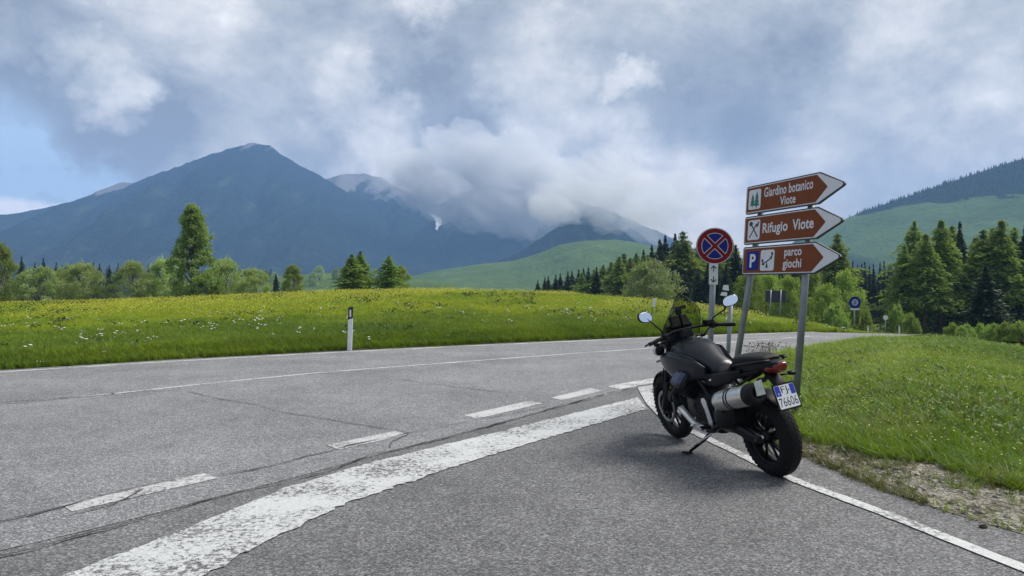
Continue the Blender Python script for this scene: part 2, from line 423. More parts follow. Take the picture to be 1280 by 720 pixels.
# ------------------------------------------------------------------ ground sheet
def ground_mat():
    m, t, out = newmat('meadow_soil'); p = t.node('ShaderNodeBsdfPrincipled'); p.inputs['Roughness'].default_value = .95
    p.inputs['Specular IOR Level'].default_value = .1
    pos = t.node('ShaderNodeNewGeometry').outputs['Position']
    a = t.noise(pos, .35, 5, .6).outputs['Fac']; b = t.noise(pos, 6, 6, .7).outputs['Fac']
    c = t.mix(t.rng(a, .35, .65), (.055, .085, .014), (.10, .12, .016))
    c = t.mix(t.rng(b, .52, .72), c, (.05, .042, .022))
    t.l.new(c, p.inputs['Base Color'])
    bn = t.node('ShaderNodeBump'); bn.inputs['Strength'].default_value = .8; bn.inputs['Distance'].default_value = .05
    t.l.new(b, bn.inputs['Height']); t.l.new(bn.outputs[0], p.inputs['Normal']); t.l.new(p.outputs[0], out.inputs[0]); return m
M['soil'] = ground_mat()
angs = np.concatenate([np.arange(-50, 50, .25), np.arange(50, 310, 2.5)]) * math.pi / 180
rads = np.concatenate([[0.0], np.geomspace(.6, 70, 190), np.geomspace(74, 3500, 60)])
AA, RR = np.meshgrid(angs, rads); XX = RR * np.sin(AA); YY = RR * np.cos(AA)
ZZ = height(XX.ravel(), YY.ravel())
na, nr = len(angs), len(rads); ii = np.arange(nr - 1)[:, None] * na; jj = np.arange(na)[None]
fq = np.stack([ii + jj, ii + (jj + 1) % na, ii + na + (jj + 1) % na, ii + na + jj], -1).reshape(-1, 4)
gm = qmesh('ground', np.stack([XX.ravel(), YY.ravel(), ZZ], 1), fq[:, ::-1], True)
tag(put('ground', gm, None, M['soil']), kind='structure')

# ------------------------------------------------------------------ road sheets and markings
def resample(pts, step):
    pts = np.asarray(pts, float); d = np.r_[0, np.cumsum(np.hypot(*np.diff(pts, axis=0).T))]
    # smooth (Catmull-like) by averaging linear interpolation
    s = np.linspace(0, d[-1], max(2, int(d[-1] / step)))
    q = np.stack([np.interp(s, d, pts[:, 0]), np.interp(s, d, pts[:, 1])], 1)
    for _ in range(3):
        if len(q) > 4: q[1:-1] = .25 * q[:-2] + .5 * q[1:-1] + .25 * q[2:]
    return q
def strip(name, a, b, z, m, n=None, parent=None, kind='structure'):
    """sheet between two polylines"""
    n = n or 60
    def rs(p):
        p = np.asarray(p, float); d = np.r_[0, np.cumsum(np.hypot(*np.diff(p, axis=0).T))]; s = np.linspace(0, d[-1], n)
        return np.stack([np.interp(s, d, p[:, 0]), np.interp(s, d, p[:, 1])], 1)
    a, b = rs(a), rs(b); k = 4
    rows = [a + (b - a) * t for t in np.linspace(0, 1, k)]
    V = np.vstack(rows); V = np.c_[V, road_z(V[:, 0], V[:, 1]) + z]
    fq = [(r * n + i, r * n + i + 1, (r + 1) * n + i + 1, (r + 1) * n + i) for r in range(k - 1) for i in range(n - 1)]
    me = qmesh(name, V, fq)
    if me.polygons[0].normal.z < 0: me.flip_normals()
    o = put(name, me, parent, m); o['kind'] = kind; return o
def ribbon(name, line, width, z, m, wob=0.0, step=.25, seed=0):
    q = resample(line, step); t = np.gradient(q, axis=0); t /= np.hypot(t[:, 0], t[:, 1])[:, None] + 1e-9
    nrm = np.stack([-t[:, 1], t[:, 0]], 1); r = np.random.default_rng(seed)
    wd = width if not callable(width) else np.array([width(s) for s in np.linspace(0, 1, len(q))])[:, None]
    w1 = wd / 2 * (1 + wob * r.normal(size=(len(q), 1))); w2 = wd / 2 * (1 + wob * r.normal(size=(len(q), 1)))
    return strip(name, q + nrm * np.abs(w1), q - nrm * np.abs(w2), z, m, n=len(q))

def off(poly, d):
    q = np.asarray(poly, float); t = np.gradient(q, axis=0); t /= np.hypot(t[:, 0], t[:, 1])[:, None]
    return q + np.stack([-t[:, 1], t[:, 0]], 1) * d
FAR_S = resample(FAR, .8)
SEAM_PX = ((0, 695), (100, 667), (200, 640), (280, 617), (350, 602), (405, 590), (450, 572), (500, 560), (560, 546.5), (630, 527), (710, 506), (797, 484))
SEAM = [G(*p) for p in SEAM_PX]
SEAM = [(-40, -30), (-9, -1.2), (-5.2, 2.2), (-3.6, 3.6)] + SEAM
near_main = SEAM + [(2.35, 11.6), (3.0, 12.75), (4.6, 15.0), (7.0, 18.1), (9.8, 21.1), (13.6, 24.2), (18.6, 27.2), (31, 34.3), (60, 52)]
strip('road', off(FAR_S, .38), resample(near_main, .5), 0.0, M['road'], n=260)
apron = [(-42, -32), (-9, -1.0), (-5.2, 2.4), (-3.6, 3.8)] + [(x, y + .25) for x, y in SEAM[4:]] + [(2.2, 11.3)]
right = [(8, -32), (7.6, -3), (4.35, 2.0), (3.65, 3.4)] + [tuple(MOUND[i] + (.06, 0)) for i in range(3, 11)] + [(2.25, 11.35)]
strip('side_road', resample(apron, .4), resample(right, .4), -.004, M['apron'], n=160)
# markings
def line_px(name, pts, wdt, m, z=.004, wob=.05, seed=1, pre=(), post=()):
    return ribbon(name, list(pre) + [G(*p) for p in pts] + list(post), wdt, z, m, wob, .2, seed)
ribbon('road_edge_line', off(FAR_S[4:-30], -.02), .14, .004, M['line'], .06, .2, 3)
ribbon('road_centre_line', [(-13, 4.2), G(0, 505), G(70, 498.5), G(143, 492)], .11, .004, M['ghostline'], .1, .2, 14)
line_px('road_centre_line', [(140, 492.5), (250, 480.5), (400, 465.8), (520, 456.6), (640, 447.6), (740, 440.3), (800, 436.3), (850, 433)], .12, M['line'], wob=.1, seed=4, post=[(6.5, 20.8), (9.3, 23.0)])
def dash(quad, m=M['oldline'], z=.004):
    a = [G(*quad[0]), G(*quad[1])]; b = [G(*quad[3]), G(*quad[2])]
    return strip('road_dash', resample(a, .1), resample(b, .1), z, m, n=14)
dash([(78, 632), (255, 592), (272, 598), (90, 640)])
dash([(408, 557), (494, 539), (510, 543.5), (424, 562.5)])
dash([(580, 519.5), (662, 501), (678, 504.5), (596, 524)])
dash([(688, 497.5), (738, 485.5), (753, 488.5), (703, 500.5)])
dash([(758, 483), (812, 473.5), (826, 477), (775, 487)], M['line'])
stop_u = [(40, 738), (90, 715), (200, 674), (280, 642), (345, 615), (400, 597), (450, 582), (560, 555), (640, 536), (677, 526.5), (735, 512.5), (797, 497)]
stop_l = [(215, 738), (250, 720), (350, 669), (430, 630), (500, 606), (588, 577), (640, 561), (677, 549.5), (740, 531.5), (808, 511.5)]
su_, sl_ = resample([(-2.9, 2.6)] + [G(*p) for p in stop_u], .05), resample([(-2.3, 2.6)] + [G(*p) for p in stop_l], .05)
su_ += rng.normal(size=su_.shape) * .012; sl_ += rng.normal(size=sl_.shape) * .014
strip('stop_line', su_, sl_, .004, M['stopline'], n=300)
# edge line curling round the corner and past the motorcycle
strip('corner_line', resample([G(*p) for p in ((797, 485), (801, 493), (808, 505), (822, 520), (840, 534))], .06),
      resample([G(*p) for p in ((816, 481.5), (815, 491), (823, 503), (838, 518), (852, 529))], .06), .008, M['line'], n=40)
corner = [G(*p) for p in ((846, 531), (868, 541), (905, 558), (985, 597.5), (1060, 625), (1130, 651), (1280, 711))] + [(2.95, 3.2), (3.3, 1.8), (4.2, -2)]
ribbon('side_edge_line', corner, .105, .004, M['line'], .07, .1, 6)
ribbon('corner_edge_line', [G(800, 478.5), G(812, 475), (2.6, 12.35), (3.2, 13.2), (4.6, 15.2), (6.7, 17.95), (9.4, 20.9), (12, 23.1)], .16, .006, M['line'], .05, .2, 8)
# cracks and the seam
def crack(pts, wd, seed, pre=()):
    q = resample(list(pre) + [G(*p) for p in pts], .06); r = np.random.default_rng(seed)
    j = np.cumsum(r.normal(size=q.shape) * .008, 0); j -= np.linspace(0, 1, len(q))[:, None] * j[-1]
    q = q + j + r.normal(size=q.shape) * .006
    t = np.gradient(q, axis=0); t /= np.hypot(t[:, 0], t[:, 1])[:, None] + 1e-9; nn = np.stack([-t[:, 1], t[:, 0]], 1)
    wv = wd / 2 * np.clip(.15 + 1.9 * vnoise(np.arange(len(q)) * .31, np.full(len(q), seed * 3.7), seed)[:, None] ** 1.6 + .3 * r.random((len(q), 1)), .12, 2.2)
    return strip('crack', q + nn * wv, q - nn * wv, .0105, M['crack'], n=len(q))
crack(SEAM_PX, .017, 1, [(-5, 2.5), (-3.7, 3.7)])
crack([(0, 652), (90, 630), (150, 615), (220, 600), (310, 590), (370, 575), (440, 556), (510, 542)], .016, 2, [(-4, 4.4)])
crack([(0, 667), (80, 647), (150, 630), (180, 612)], .010, 3)
crack([(0, 505), (80, 498), (150, 492), (225, 487.5)], .016, 4, [(-9, 7.4)])
crack([(236, 490), (270, 498), (310, 503), (350, 514), (400, 521), (450, 530), (490, 538), (512, 542)], .012, 5)
crack([(480, 471), (530, 480), (580, 486), (640, 492)], .012, 6)
crack([(510, 542), (565, 532), (620, 522), (677, 510), (740, 499)], .010, 7)
crack([(490, 560), (498, 549), (512, 543)], .010, 8)
# ------------------------------------------------------------------ hills and mountains
def landmat(name, wood, grass, rock, hi, lo, nscale):
    """woodland / pasture / rock cover; attribute 'cover' (0 pasture .. 1 wood), 'crag' 0..1"""
    m, t, out = newmat(name); p = t.node('ShaderNodeBsdfPrincipled'); p.inputs['Roughness'].default_value = 1; p.inputs['Specular IOR Level'].default_value = 0
    pos = t.node('ShaderNodeNewGeometry').outputs['Position']
    cov = t.node('ShaderNodeAttribute', attribute_name='cover').outputs['Fac']; crag = t.node('ShaderNodeAttribute', attribute_name='crag').outputs['Fac']
    n = t.noise(pos, nscale, 8, .7).outputs['Fac']; fine = t.noise(pos, nscale * 9, 4, .7).outputs['Fac']
    f = t.rng(t.math('ADD', cov, t.math('MULTIPLY', t.math('SUBTRACT', n, .5), .9)), .42, .58)
    g = t.mix(t.rng(n, .3, .7), grass, tuple(c * .55 for c in grass))
    wd = t.mix(t.rng(fine, .35, .65), tuple(c * .55 for c in wood), tuple(c * 1.5 for c in wood))
    g = t.mix(t.math('MULTIPLY', t.rng(t.noise(pos, nscale * 5, 6, .7).outputs['Fac'], .46, .66), .6), g, tuple(c * .5 for c in grass))
    c = t.mix(f, g, wd)
    c = t.mix(t.rng(t.math('ADD', crag, t.math('MULTIPLY', t.math('SUBTRACT', n, .5), .8)), .55, .75), c, rock)
    t.l.new(c, p.inputs['Base Color'])
    bn = t.node('ShaderNodeBump'); bn.inputs['Strength'].default_value = 1.0; bn.inputs['Distance'].default_value = 3.0 / nscale * .02
    t.l.new(fine, bn.inputs['Height']); t.l.new(bn.outputs[0], p.inputs['Normal']); t.l.new(p.outputs[0], out.inputs[0]); return m
M['mountain'] = landmat('mountain_cover', (.012, .022, .018), (.048, .064, .046), (.17, .17, .175), 0, 0, .006)
M['hillside'] = landmat('hillside_cover', (.016, .028, .018), (.115, .180, .055), (.3, .28, .25), 0, 0, .012)

def hill(name, ridge, Y0, front, back, m, cover=None, crag=None, rough=.0, spur=0.0, nx=220, ny=71, seed=0, base=-12, pw=1.0, teeth=.0, step=None):
    """ridge: photo pixels of the skyline, standing Y0 metres away; front/back: run of the slopes in metres"""
    rp = np.array([((x - 640) / F * Y0, H + (360 - y) / F * Y0) for x, y in ridge])
    X = np.linspace(rp[0, 0], rp[-1, 0], nx); T = np.linspace(-1, 1, ny)
    XX, TT = np.meshgrid(X, T)
    rz = np.interp(XX, rp[:, 0], rp[:, 1])
    YY = Y0 + np.where(TT < 0, TT * front, TT * back)
    prof = (1 - np.abs(TT)) ** pw
    ends = sstep((XX - X[0]) / (X[-1] - X[0]) / .04) * sstep((X[-1] - XX) / (X[-1] - X[0]) / .04)
    hgt = (rz - base)
    hgt = hgt + (fbm(XX / (front * .012), YY / (front * .02), 3, seed + 9) - .5) * hgt.max() * teeth * np.clip(1 - np.abs(TT) / .1, 0, 1)
    sp = (np.abs(fbm(XX / (front * .22) + fbm(XX / front * 2, YY / front * 2, 3, seed + 5) * 1.5, YY / (front * 1.1), 4, seed) - .5) * 2)
    env = np.sin(np.pi * np.clip(np.abs(TT), 0, 1)) ** .8
    ZZ = base + hgt * prof + hgt * spur * (sp - .35) * env + hgt * rough * (fbm(XX / front * 9, YY / front * 9, 5, seed + 3) - .5) * (.35 + env)
    if teeth: ZZ = ZZ - hgt * .10 * (np.abs(fbm(XX / (front * .075) + fbm(XX / front * 6, YY / front * 6, 3, seed + 6), YY / (front * .5), 4, seed + 7) - .5) * 2 - .3) * env
    ZZ = base + (ZZ - base) * ends
    if step is not None: ZZ = step(XX, YY, ZZ, TT)
    ii = np.arange(ny - 1)[:, None] * nx; jj = np.arange(nx - 1)[None]
    fq = np.stack([ii + jj, ii + jj + 1, ii + nx + jj + 1, ii + nx + jj], -1).reshape(-1, 4)
    me = qmesh(name, np.stack([XX.ravel(), YY.ravel(), ZZ.ravel()], 1), fq, True)
    for nm, fn in (('cover', cover), ('crag', crag)):
        at = me.attributes.new(nm, 'FLOAT', 'POINT')
        v = np.zeros(XX.size) if fn is None else np.broadcast_to(fn(XX, TT, (ZZ - base) / max(hgt.max(), 1), rz), XX.shape).ravel()
        at.data.foreach_set('value', np.ascontiguousarray(v, dtype=np.float32))
    o = put(name, me, None, m); o['kind'] = 'structure'
    def zat(x, y):
        i = int(np.clip((x - X[0]) / (X[-1] - X[0]) * (nx - 1), 0, nx - 1)); t = (y - Y0) / (front if y < Y0 else back)
        j = int(np.clip((t + 1) / 2 * (ny - 1), 0, ny - 1)); return ZZ[j, i]
    return o, zat
PXX = lambda X, Y: X / Y * F + 640
RIDGE1 = [(-700, 320), (-420, 296), (-200, 286), (-60, 276), (0, 270), (30, 265), (60, 258.5), (100, 251), (128, 247), (141, 243), (146, 230), (172, 228), (188, 220), (215, 211), (245, 199), (265, 192), (290, 184), (312, 178.5), (325, 178), (338, 182), (352, 193), (375, 206), (395, 217), (430, 238), (470, 262), (520, 290), (580, 318), (640, 338), (760, 352)]
hill('mountain', RIDGE1, 2600, 1150, 700, M['mountain'], lambda X, T, z, r: .74 + .25 * (np.abs(T) - .6) - .5 * np.clip((np.abs(T) - .72) / .2, 0, 1) + .35 * np.clip(1 - np.abs(T) / .25, 0, 1) + .8 * (fbm(X / 38 + fbm(X / 120, T * 4, 3, 6) * 3, T * 7, 6, 14, .62) - .52),
     lambda X, T, z, r: np.where((PXX(X, 2600) > 138) & (PXX(X, 2600) < 185), np.clip(1.3 - np.abs(T) / .16, 0, 1) * 1.1, 0) + 1.25 * (fbm(X / 24 + fbm(X / 90, T * 6, 3, 2) * 3, T * 3.5, 4, 15) - .33) * np.clip((z - .35) / .3, 0, 1) + .3 * np.clip((r - 450) / 60, 0, 1) * np.clip(1 - np.abs(T) / .10, 0, 1), rough=.075, spur=.25, teeth=.014, nx=640, ny=141, seed=2)
RIDGE2 = [(250, 262), (340, 240), (400, 226), (430, 219), (455, 217), (475, 223), (500, 236), (530, 246), (545, 256), (560, 250), (600, 232), (650, 236), (700, 246), (760, 262), (830, 292), (900, 330), (980, 352)]
_, z2 = hill('mountain', RIDGE2, 3000, 1200, 400, M['mountain'], lambda X, T, z, r: .80 - .45 * np.clip((z - .60) / .25, 0, 1) - .5 * np.clip((np.abs(T) - .75) / .2, 0, 1),
     lambda X, T, z, r: np.clip((z - .66) / .3, 0, .8) + 1.3 * (fbm(X / 26 + fbm(X / 90, T * 6, 3, 2) * 3, T * 4, 4, 25) - .34) * np.clip((z - .3) / .3, 0, 1), rough=.09, spur=.30, teeth=.025, nx=420, ny=141, seed=12)
RIDGE3 = [(520, 352), (600, 334), (640, 320), (668, 303), (690, 288), (710, 276), (735, 264), (750, 270), (770, 284), (800, 303), (840, 322), (900, 345)]
hill('mountain', RIDGE3, 1750, 420, 300, M['mountain'], lambda X, T, z, r: .85 - .9 * np.clip((np.abs(T) - .35) / .2, 0, 1) + 0 * X, None, rough=.05, spur=.12, teeth=.03, nx=260, ny=61, seed=22)
RIDGE4 = [(430, 356), (505, 347), (545, 338), (600, 330), (640, 326.5), (670, 318), (700, 306), (730, 301), (770, 299.5), (800, 304), (850, 316), (900, 330), (960, 345), (1100, 356)]
hill('hill', RIDGE4, 1150, 380, 250, M['hillside'], lambda X, T, z, r: np.where(np.abs(T) < .10, .30 * ((PXX(X, 1150) > 640) & (PXX(X, 1150) < 720)), 0.02) + .25 * (fbm(X / 60, T * 4, 4, 3) > .62), None, rough=.05, spur=.12, nx=200, ny=61, seed=32)
RIDGE5 = [(960, 312), (1020, 290), (1060, 272), (1100, 257), (1150, 241), (1200, 224), (1250, 207), (1280, 198), (1340, 180), (1420, 165), (1600, 150), (1900, 190)]
CUT5 = np.array([(960, 312), (1050, 274), (1075, 270), (1120, 260), (1160, 253), (1200, 248), (1280, 242), (1420, 232), (1900, 240)])
def cov5(X, T, z, r):
    Y = 1400 + np.where(T < 0, T * 620, T * 400)
    Z = -12 + z * np.nanmax(r + 12)
    py = 360 - (Z - H) / Y * F; cut = np.interp(X / Y * F + 640, CUT5[:, 0], CUT5[:, 1])
    return np.clip(.5 + (cut - py) / 12, 0, 1) + .30 * (fbm(X / 45, T * 7, 4, 8) > .66) * (py < 330)
_, z5 = hill('hill', RIDGE5, 1400, 620, 400, M['hillside'], cov5, None, rough=.035, spur=.08, nx=300, ny=111, seed=42, pw=.9)
RIDGE6 = [(-300, 348), (-100, 346), (0, 345), (120, 347), (230, 346), (330, 347), (380, 343), (430, 340), (470, 343), (520, 349), (600, 356)]
_, z6 = hill('hill', RIDGE6, 620, 190, 200, M['hillside'], lambda X, T, z, r: np.where(PXX(X, 620) < 330, .75, .06) + 0 * T, None, rough=.08, spur=.04, nx=160, ny=41, seed=52)

# snow left in the gully
def px_on(zfun, px, py, y0, y1):
    for y in np.linspace(y0, y1, 900):
        x = (px - 640) / F * y
        if zfun(x, y) >= H + (360 - py) / F * y: return Vector((x, y, zfun(x, y)))
    return None
M['snow'] = basic('old_snow', (.85, .86, .88), .8, var=.05, scale=.05)
SN = [(537, 267), (540, 267.5), (542, 269), (545, 269), (547, 272), (549, 271.5), (552, 275), (553, 277), (551, 279), (551.5, 281), (548, 283), (547.5, 285.5), (546, 288), (544, 286), (545.5, 282), (544, 279), (546, 277), (543, 275), (543.5, 273), (540, 271), (540, 269)]
hit = px_on(z2, 545, 288, 2000, 3050); Ys = (hit.y if hit else 2700) - 45
mb = MB(); mb.prism([((x - 640) / F * (Ys + (288 - y) * 2.5), y) for x, y in SN], 10, lambda x, y, z: (x, Ys + (288 - y) * 2.5 + z, H + (360 - y) / F * (Ys + (288 - y) * 2.5)))
so = mb.build('snow_patch', M['snow']); tag(so, kind='structure')

# clouds hanging on the ridge: closed bodies of even vapour
def vapour(name, dens, col=(1, 1, 1), aniso=0.0):
    m, t, out = newmat(name); v = t.node('ShaderNodeVolumePrincipled')
    v.inputs['Color'].default_value = (*col, 1); v.inputs['Density'].default_value = dens; v.inputs['Anisotropy'].default_value = aniso
    t.l.new(v.outputs[0], out.inputs['Volume']); return m
M['cloud'] = vapour('cloud_vapour', .0105, (1, 1, 1), .35)
bank = empty('cloud_bank', ((600 - 640) / F * 2200, 2200, 300)); tag(bank, kind='stuff')
def puff(px, py, Y, rx, ry, rz, seed):
    bm = bmesh.new(); bmesh.ops.create_icosphere(bm, subdivisions=4, radius=1.0)
    V = np.array([v.co[:] for v in bm.verts]); n = fbm(V[:, 0] * 1.7 + V[:, 2] * 1.3 + seed * 9.1, V[:, 1] * 1.7 - V[:, 2] * .9 + 31, 5, seed)
    n2 = fbm(V[:, 0] * 4 + V[:, 2] * 3 + 7, V[:, 1] * 4 - V[:, 2] * 3 + seed, 4, seed + 1)
    k = .42 + 1.0 * n + .55 * (n2 - .5)
    s = Y / F
    for v, kk in zip(bm.verts, k): v.co = Vector((v.co.x * rx * s, v.co.y * ry * s, v.co.z * rz * s)) * kk
    me = bpy.data.meshes.new('puff'); bm.to_mesh(me); bm.free()
    o = put('puff', me, bank, M['cloud']); o.location = Vector(((px - 640) / F * Y, Y, H + (360 - py) / F * Y)) - bank.location
PUFFS = [(506, 214, 2270, 42, 40, 32), (530, 232, 2250, 40, 40, 30), (562, 246, 2240, 48, 40, 34), (606, 262, 2230, 52, 40, 34), (652, 264, 2240, 54, 40, 36), (690, 262, 1330, 40, 30, 22),
         (690, 232, 2260, 60, 40, 44), (640, 205, 2290, 70, 40, 50), (570, 198, 2280, 60, 40, 46), (735, 252, 1380, 50, 30, 30), (700, 250, 1360, 40, 30, 26), (775, 268, 1370, 44, 30, 28), (810, 280, 1390, 40, 30, 28), (750, 225, 1400, 60, 34, 40), (820, 250, 1400, 60, 34, 40)]
for i, q in enumerate(PUFFS): puff(*q, i + 3)

# the air itself
hb = MB(); hb.box((0, 700, 280), (8200, 6400, 588 + 12)); hz_o = hb.build('haze', vapour('haze_air', .00023, (.31, .545, 1.0)))
tag(hz_o, kind='stuff')

# ------------------------------------------------------------------ vegetation
LEAF = {
 'birch': leafmat('birch_leaves', (.155, .235, .065), (.27, .36, .12), .46),
 'willow': leafmat('willow_leaves', (.23, .33, .12), (.40, .50, .23), .48),
 'larch': leafmat('larch_needles', (.15, .24, .055), (.28, .38, .10), .46),
 'spruce': leafmat('spruce_needles', (.026, .050, .024), (.048, .080, .034), .2),
 'shrub': leafmat('broad_leaves', (.19, .29, .065), (.31, .41, .11), .45),
 'blossom': leafmat('blossom_petals', (.34, .32, .27), (.5, .47, .42), .3, 2.0, (1, 1, 1), .05),
 'hedge': leafmat('hedge_leaves', (.17, .26, .065), (.27, .36, .11), .44),
}
def leaf_quads(C, size, r, flat=0.0):
    n = len(C); u = r.normal(size=(n, 3)); u[:, 2] *= (1 - flat); u /= np.linalg.norm(u, axis=1)[:, None]
    v = r.normal(size=(n, 3)); v[:, 2] *= (1 - flat); v -= (v * u).sum(1)[:, None] * u; v /= np.linalg.norm(v, axis=1)[:, None] + 1e-9
    s = (size * (.6 + .8 * r.random(n)))[:, None]
    V = np.stack([C - u * s, C + v * s * .42, C + u * s, C - v * s * .42], 1).reshape(-1, 3)
    return V, np.arange(4 * n).reshape(-1, 4)
def limb_path(a, b, r, sag=.1):
    a, b = Vector(a), Vector(b); d = (b - a).length
    return [a, a.lerp(b, .4) + Vector((r.normal() * .05 * d, r.normal() * .05 * d, sag * d)), b]
def broad(name, leaf, env, n_clump, n_leaf, lsize, trunk_h, seed, stems=1, spread=.16, bark='stem', tr=.035, mix=None):
    """unit-height tree. env(t): crown radius at height t"""
    r = np.random.default_rng(seed); root = empty(name); tb = MB(); cl = []
    while len(cl) < n_clump:
        t = trunk_h + (1 - trunk_h) * r.random(); q = 2 * math.pi * r.random(); rad = env(t) * (r.random() ** .42)
        wob = .78 + .44 * vnoise(np.array([math.cos(q) * 1.6 + seed]), np.array([math.sin(q) * 1.6 + t * 4]), seed)[0]
        cl.append((rad * wob * math.cos(q), rad * wob * math.sin(q), t * .96))
    cl = np.array(cl)
    for s in range(stems):
        bx, by = (0, 0) if stems == 1 else (r.normal() * .05, r.normal() * .05)
        tx, ty = (r.normal() * .015, r.normal() * .015) if stems == 1 else (r.normal() * .16, r.normal() * .16)
        top = .93 if stems == 1 else .55 + .2 * r.random()
        tb.tube([(bx, by, -.04), (bx * .9 + tx * .2, by * .9 + ty * .2, top * .4), (tx, ty, top)], [tr, tr * .7, tr * .15], 7)
    for k in r.choice(len(cl), min(len(cl), 34), replace=False):
        c = cl[k]; z0 = max(trunk_h * .5, c[2] - .12 - .25 * r.random() * math.hypot(c[0], c[1]))
        tb.tube(limb_path((0, 0, z0 * .8), c, r, .05), [tr * .32, tr * .2, tr * .06], 5)
    tb.build('trunk', M[bark], root, fix=False)
    cs = env(.5) * spread / .16 * .135 + .020
    C = np.repeat(cl, n_leaf, 0) + r.normal(size=(n_clump * n_leaf, 3)) * np.array([cs, cs, cs * .75]) * .55
    # hang clumps slightly, keep off the ground
    C[:, 2] = np.maximum(C[:, 2] - .12 * np.hypot(*(C - np.repeat(cl, n_leaf, 0))[:, :2].T), trunk_h * .35 + .02)
    V, Q = leaf_quads(C, lsize, r); put('crown', qmesh('crown', V, Q), root, LEAF[leaf])
    if mix:
        Cb = C[r.random(len(C)) < .5] + r.normal(size=(1, 3)) * .004; V, Q = leaf_quads(Cb, lsize * .9, r)
        put('blossom', qmesh('blossom', V, Q), root, LEAF[mix])
    return root
def conifer(name, leaf, rad, n_whorl, per, n_spray, ssize, clear, droop, seed, bark='stem', dead=True, gap=.12):
    """unit-height larch or spruce"""
    r = np.random.default_rng(seed); root = empty(name); tb = MB(); Cs = []; Us = []
    lean = r.normal(size=2) * .012
    tb.tube([(0, 0, -.05), (lean[0] * .5, lean[1] * .5, .5), (lean[0], lean[1], 1.0)], [.017, .011, .0015], 7)
    for i in range(n_whorl):
        t = clear + (1 - clear) * (i + r.random() * .8) / n_whorl
        L0 = rad * 1.22 * (1 - (t - clear) / (1 - clear) * .985) ** (.78 if leaf == 'larch' else 1.0) * (.55 + .45 * min(1, (t - clear) / .16 + .35)) * (.66 + .64 * r.random())
        q0 = r.random() * 6.28
        for k in range(per):
            if r.random() < gap: continue
            q = q0 + 6.283 * k / per + r.normal() * .22; L = L0 * (.5 + .72 * r.random())
            L *= .8 + .4 * vnoise(np.array([math.cos(q) * 1.5 + seed]), np.array([math.sin(q) * 1.5 + t * 5]), seed)[0]; d = np.array([math.cos(q), math.sin(q), 0]); up = .25 * (t - .35) - .02
            s = np.linspace(.12, 1, n_spray) ** .8; pts = np.outer(s * L, d); pts[:, 2] = t + s * L * up - droop * L * s ** 2 * 1.2
            pts[:, :2] += lean * t
            if i % 2 == 0 or t < .6: tb.tube([pts[0] * (.05, .05, 1), pts[len(pts) // 2], pts[-1]], [.0035, .0022, .0006], 4, False)
            rep = 4; P = np.repeat(pts, rep, 0); sd = np.array([-d[1], d[0], 0]); ww = (1.15 - np.repeat(s, rep)) * L * .30
            P = P + sd * (r.normal(size=len(P)) * ww)[:, None]; P[:, 2] += r.normal(size=len(P)) * .006 - np.abs(r.normal(size=len(P))) * .012
            Cs.append(P); Us.append(np.tile(d, (len(P), 1)) + r.normal(size=(len(P), 3)) * (.55, .55, .28) - (0, 0, droop * .7))
    if dead and clear > .15:
        for k in range(16):
            t = .1 + (clear - .08) * r.random(); q = r.random() * 6.28; L = rad * (.25 + .35 * r.random())
            tb.tube([(0, 0, t), (math.cos(q) * L, math.sin(q) * L, t - .03)], [.003, .0006], 4, False)
    tb.build('trunk', M[bark], root, fix=False)
    C = np.vstack(Cs); U = np.vstack(Us); U /= np.linalg.norm(U, axis=1)[:, None]
    Vv = r.normal(size=U.shape) * (1, 1, .55); Vv -= (Vv * U).sum(1)[:, None] * U; Vv /= np.linalg.norm(Vv, axis=1)[:, None]
    s = (ssize * .68 * (.6 + .8 * r.random(len(C))) * np.clip((1.06 - C[:, 2]) * 2.6, .35, 1))[:, None]
    V = np.stack([C - U * s * .8, C + Vv * s * .38, C + U * s, C - Vv * s * .38], 1).reshape(-1, 3)
    put('crown', qmesh('crown', V, np.arange(len(V)).reshape(-1, 4)), root, LEAF[leaf]); return root

dome = lambda w, p=.38: (lambda t: w * max(0.02, math.sin(math.pi * min(1, max(0, (t * .86 + .14)))) ** p))
PROTO = {
 'birch': lambda: broad('birch_tree', 'birch', lambda t: .29 * (1 - t) ** .62 * (.55 + .45 * min(1, t / .22)) + .02, 190, 90, .0145, .05, 3, 1, .13, 'stem', .028),
 'bushA': lambda: broad('willow_shrub', 'willow', dome(.56, .5), 100, 105, .023, .04, 4, 7, .16, 'greystem', .02),
 'bushB': lambda: broad('willow_shrub', 'willow', dome(.66, .5), 110, 105, .024, .03, 5, 8, .16, 'greystem', .02),
 'tallbush': lambda: broad('leafy_tree', 'shrub', dome(.36, .42), 110, 105, .019, .06, 6, 3, .18, 'greystem', .022),
 'leafy': lambda: broad('leafy_tree', 'shrub', dome(.46, .38), 110, 115, .020, .10, 7, 2, .16, 'stem', .026),
 'blossom': lambda: broad('blossom_tree', 'hedge', dome(.78, .55), 230, 44, .026, .10, 8, 6, .12, 'greystem', .022, 'blossom'),
 'hedge': lambda: broad('hedge_shrub', 'hedge', dome(.72, .5), 70, 100, .036, .03, 9, 6, .16, 'stem', .02),
 'larchA': lambda: conifer('larch_tree', 'larch', .22, 44, 10, 9, .026, .24, .22, 11, gap=.2),
 'larchB': lambda: conifer('larch_tree', 'larch', .20, 44, 10, 9, .025, .34, .28, 12, gap=.2),
 'larchC': lambda: conifer('larch_tree', 'larch', .24, 44, 10, 9, .027, .12, .18, 13, gap=.2),
 'spruceA': lambda: conifer('spruce_tree', 'spruce', .19, 38, 9, 9, .024, .05, .30, 14, gap=.05),
 'spruceB': lambda: conifer('spruce_tree', 'spruce', .15, 40, 8, 8, .022, .14, .34, 15, gap=.06),
 'spruceC': lambda: conifer('spruce_tree', 'spruce', .24, 34, 9, 10, .028, .07, .22, 16, gap=.1),
}
_made = {}
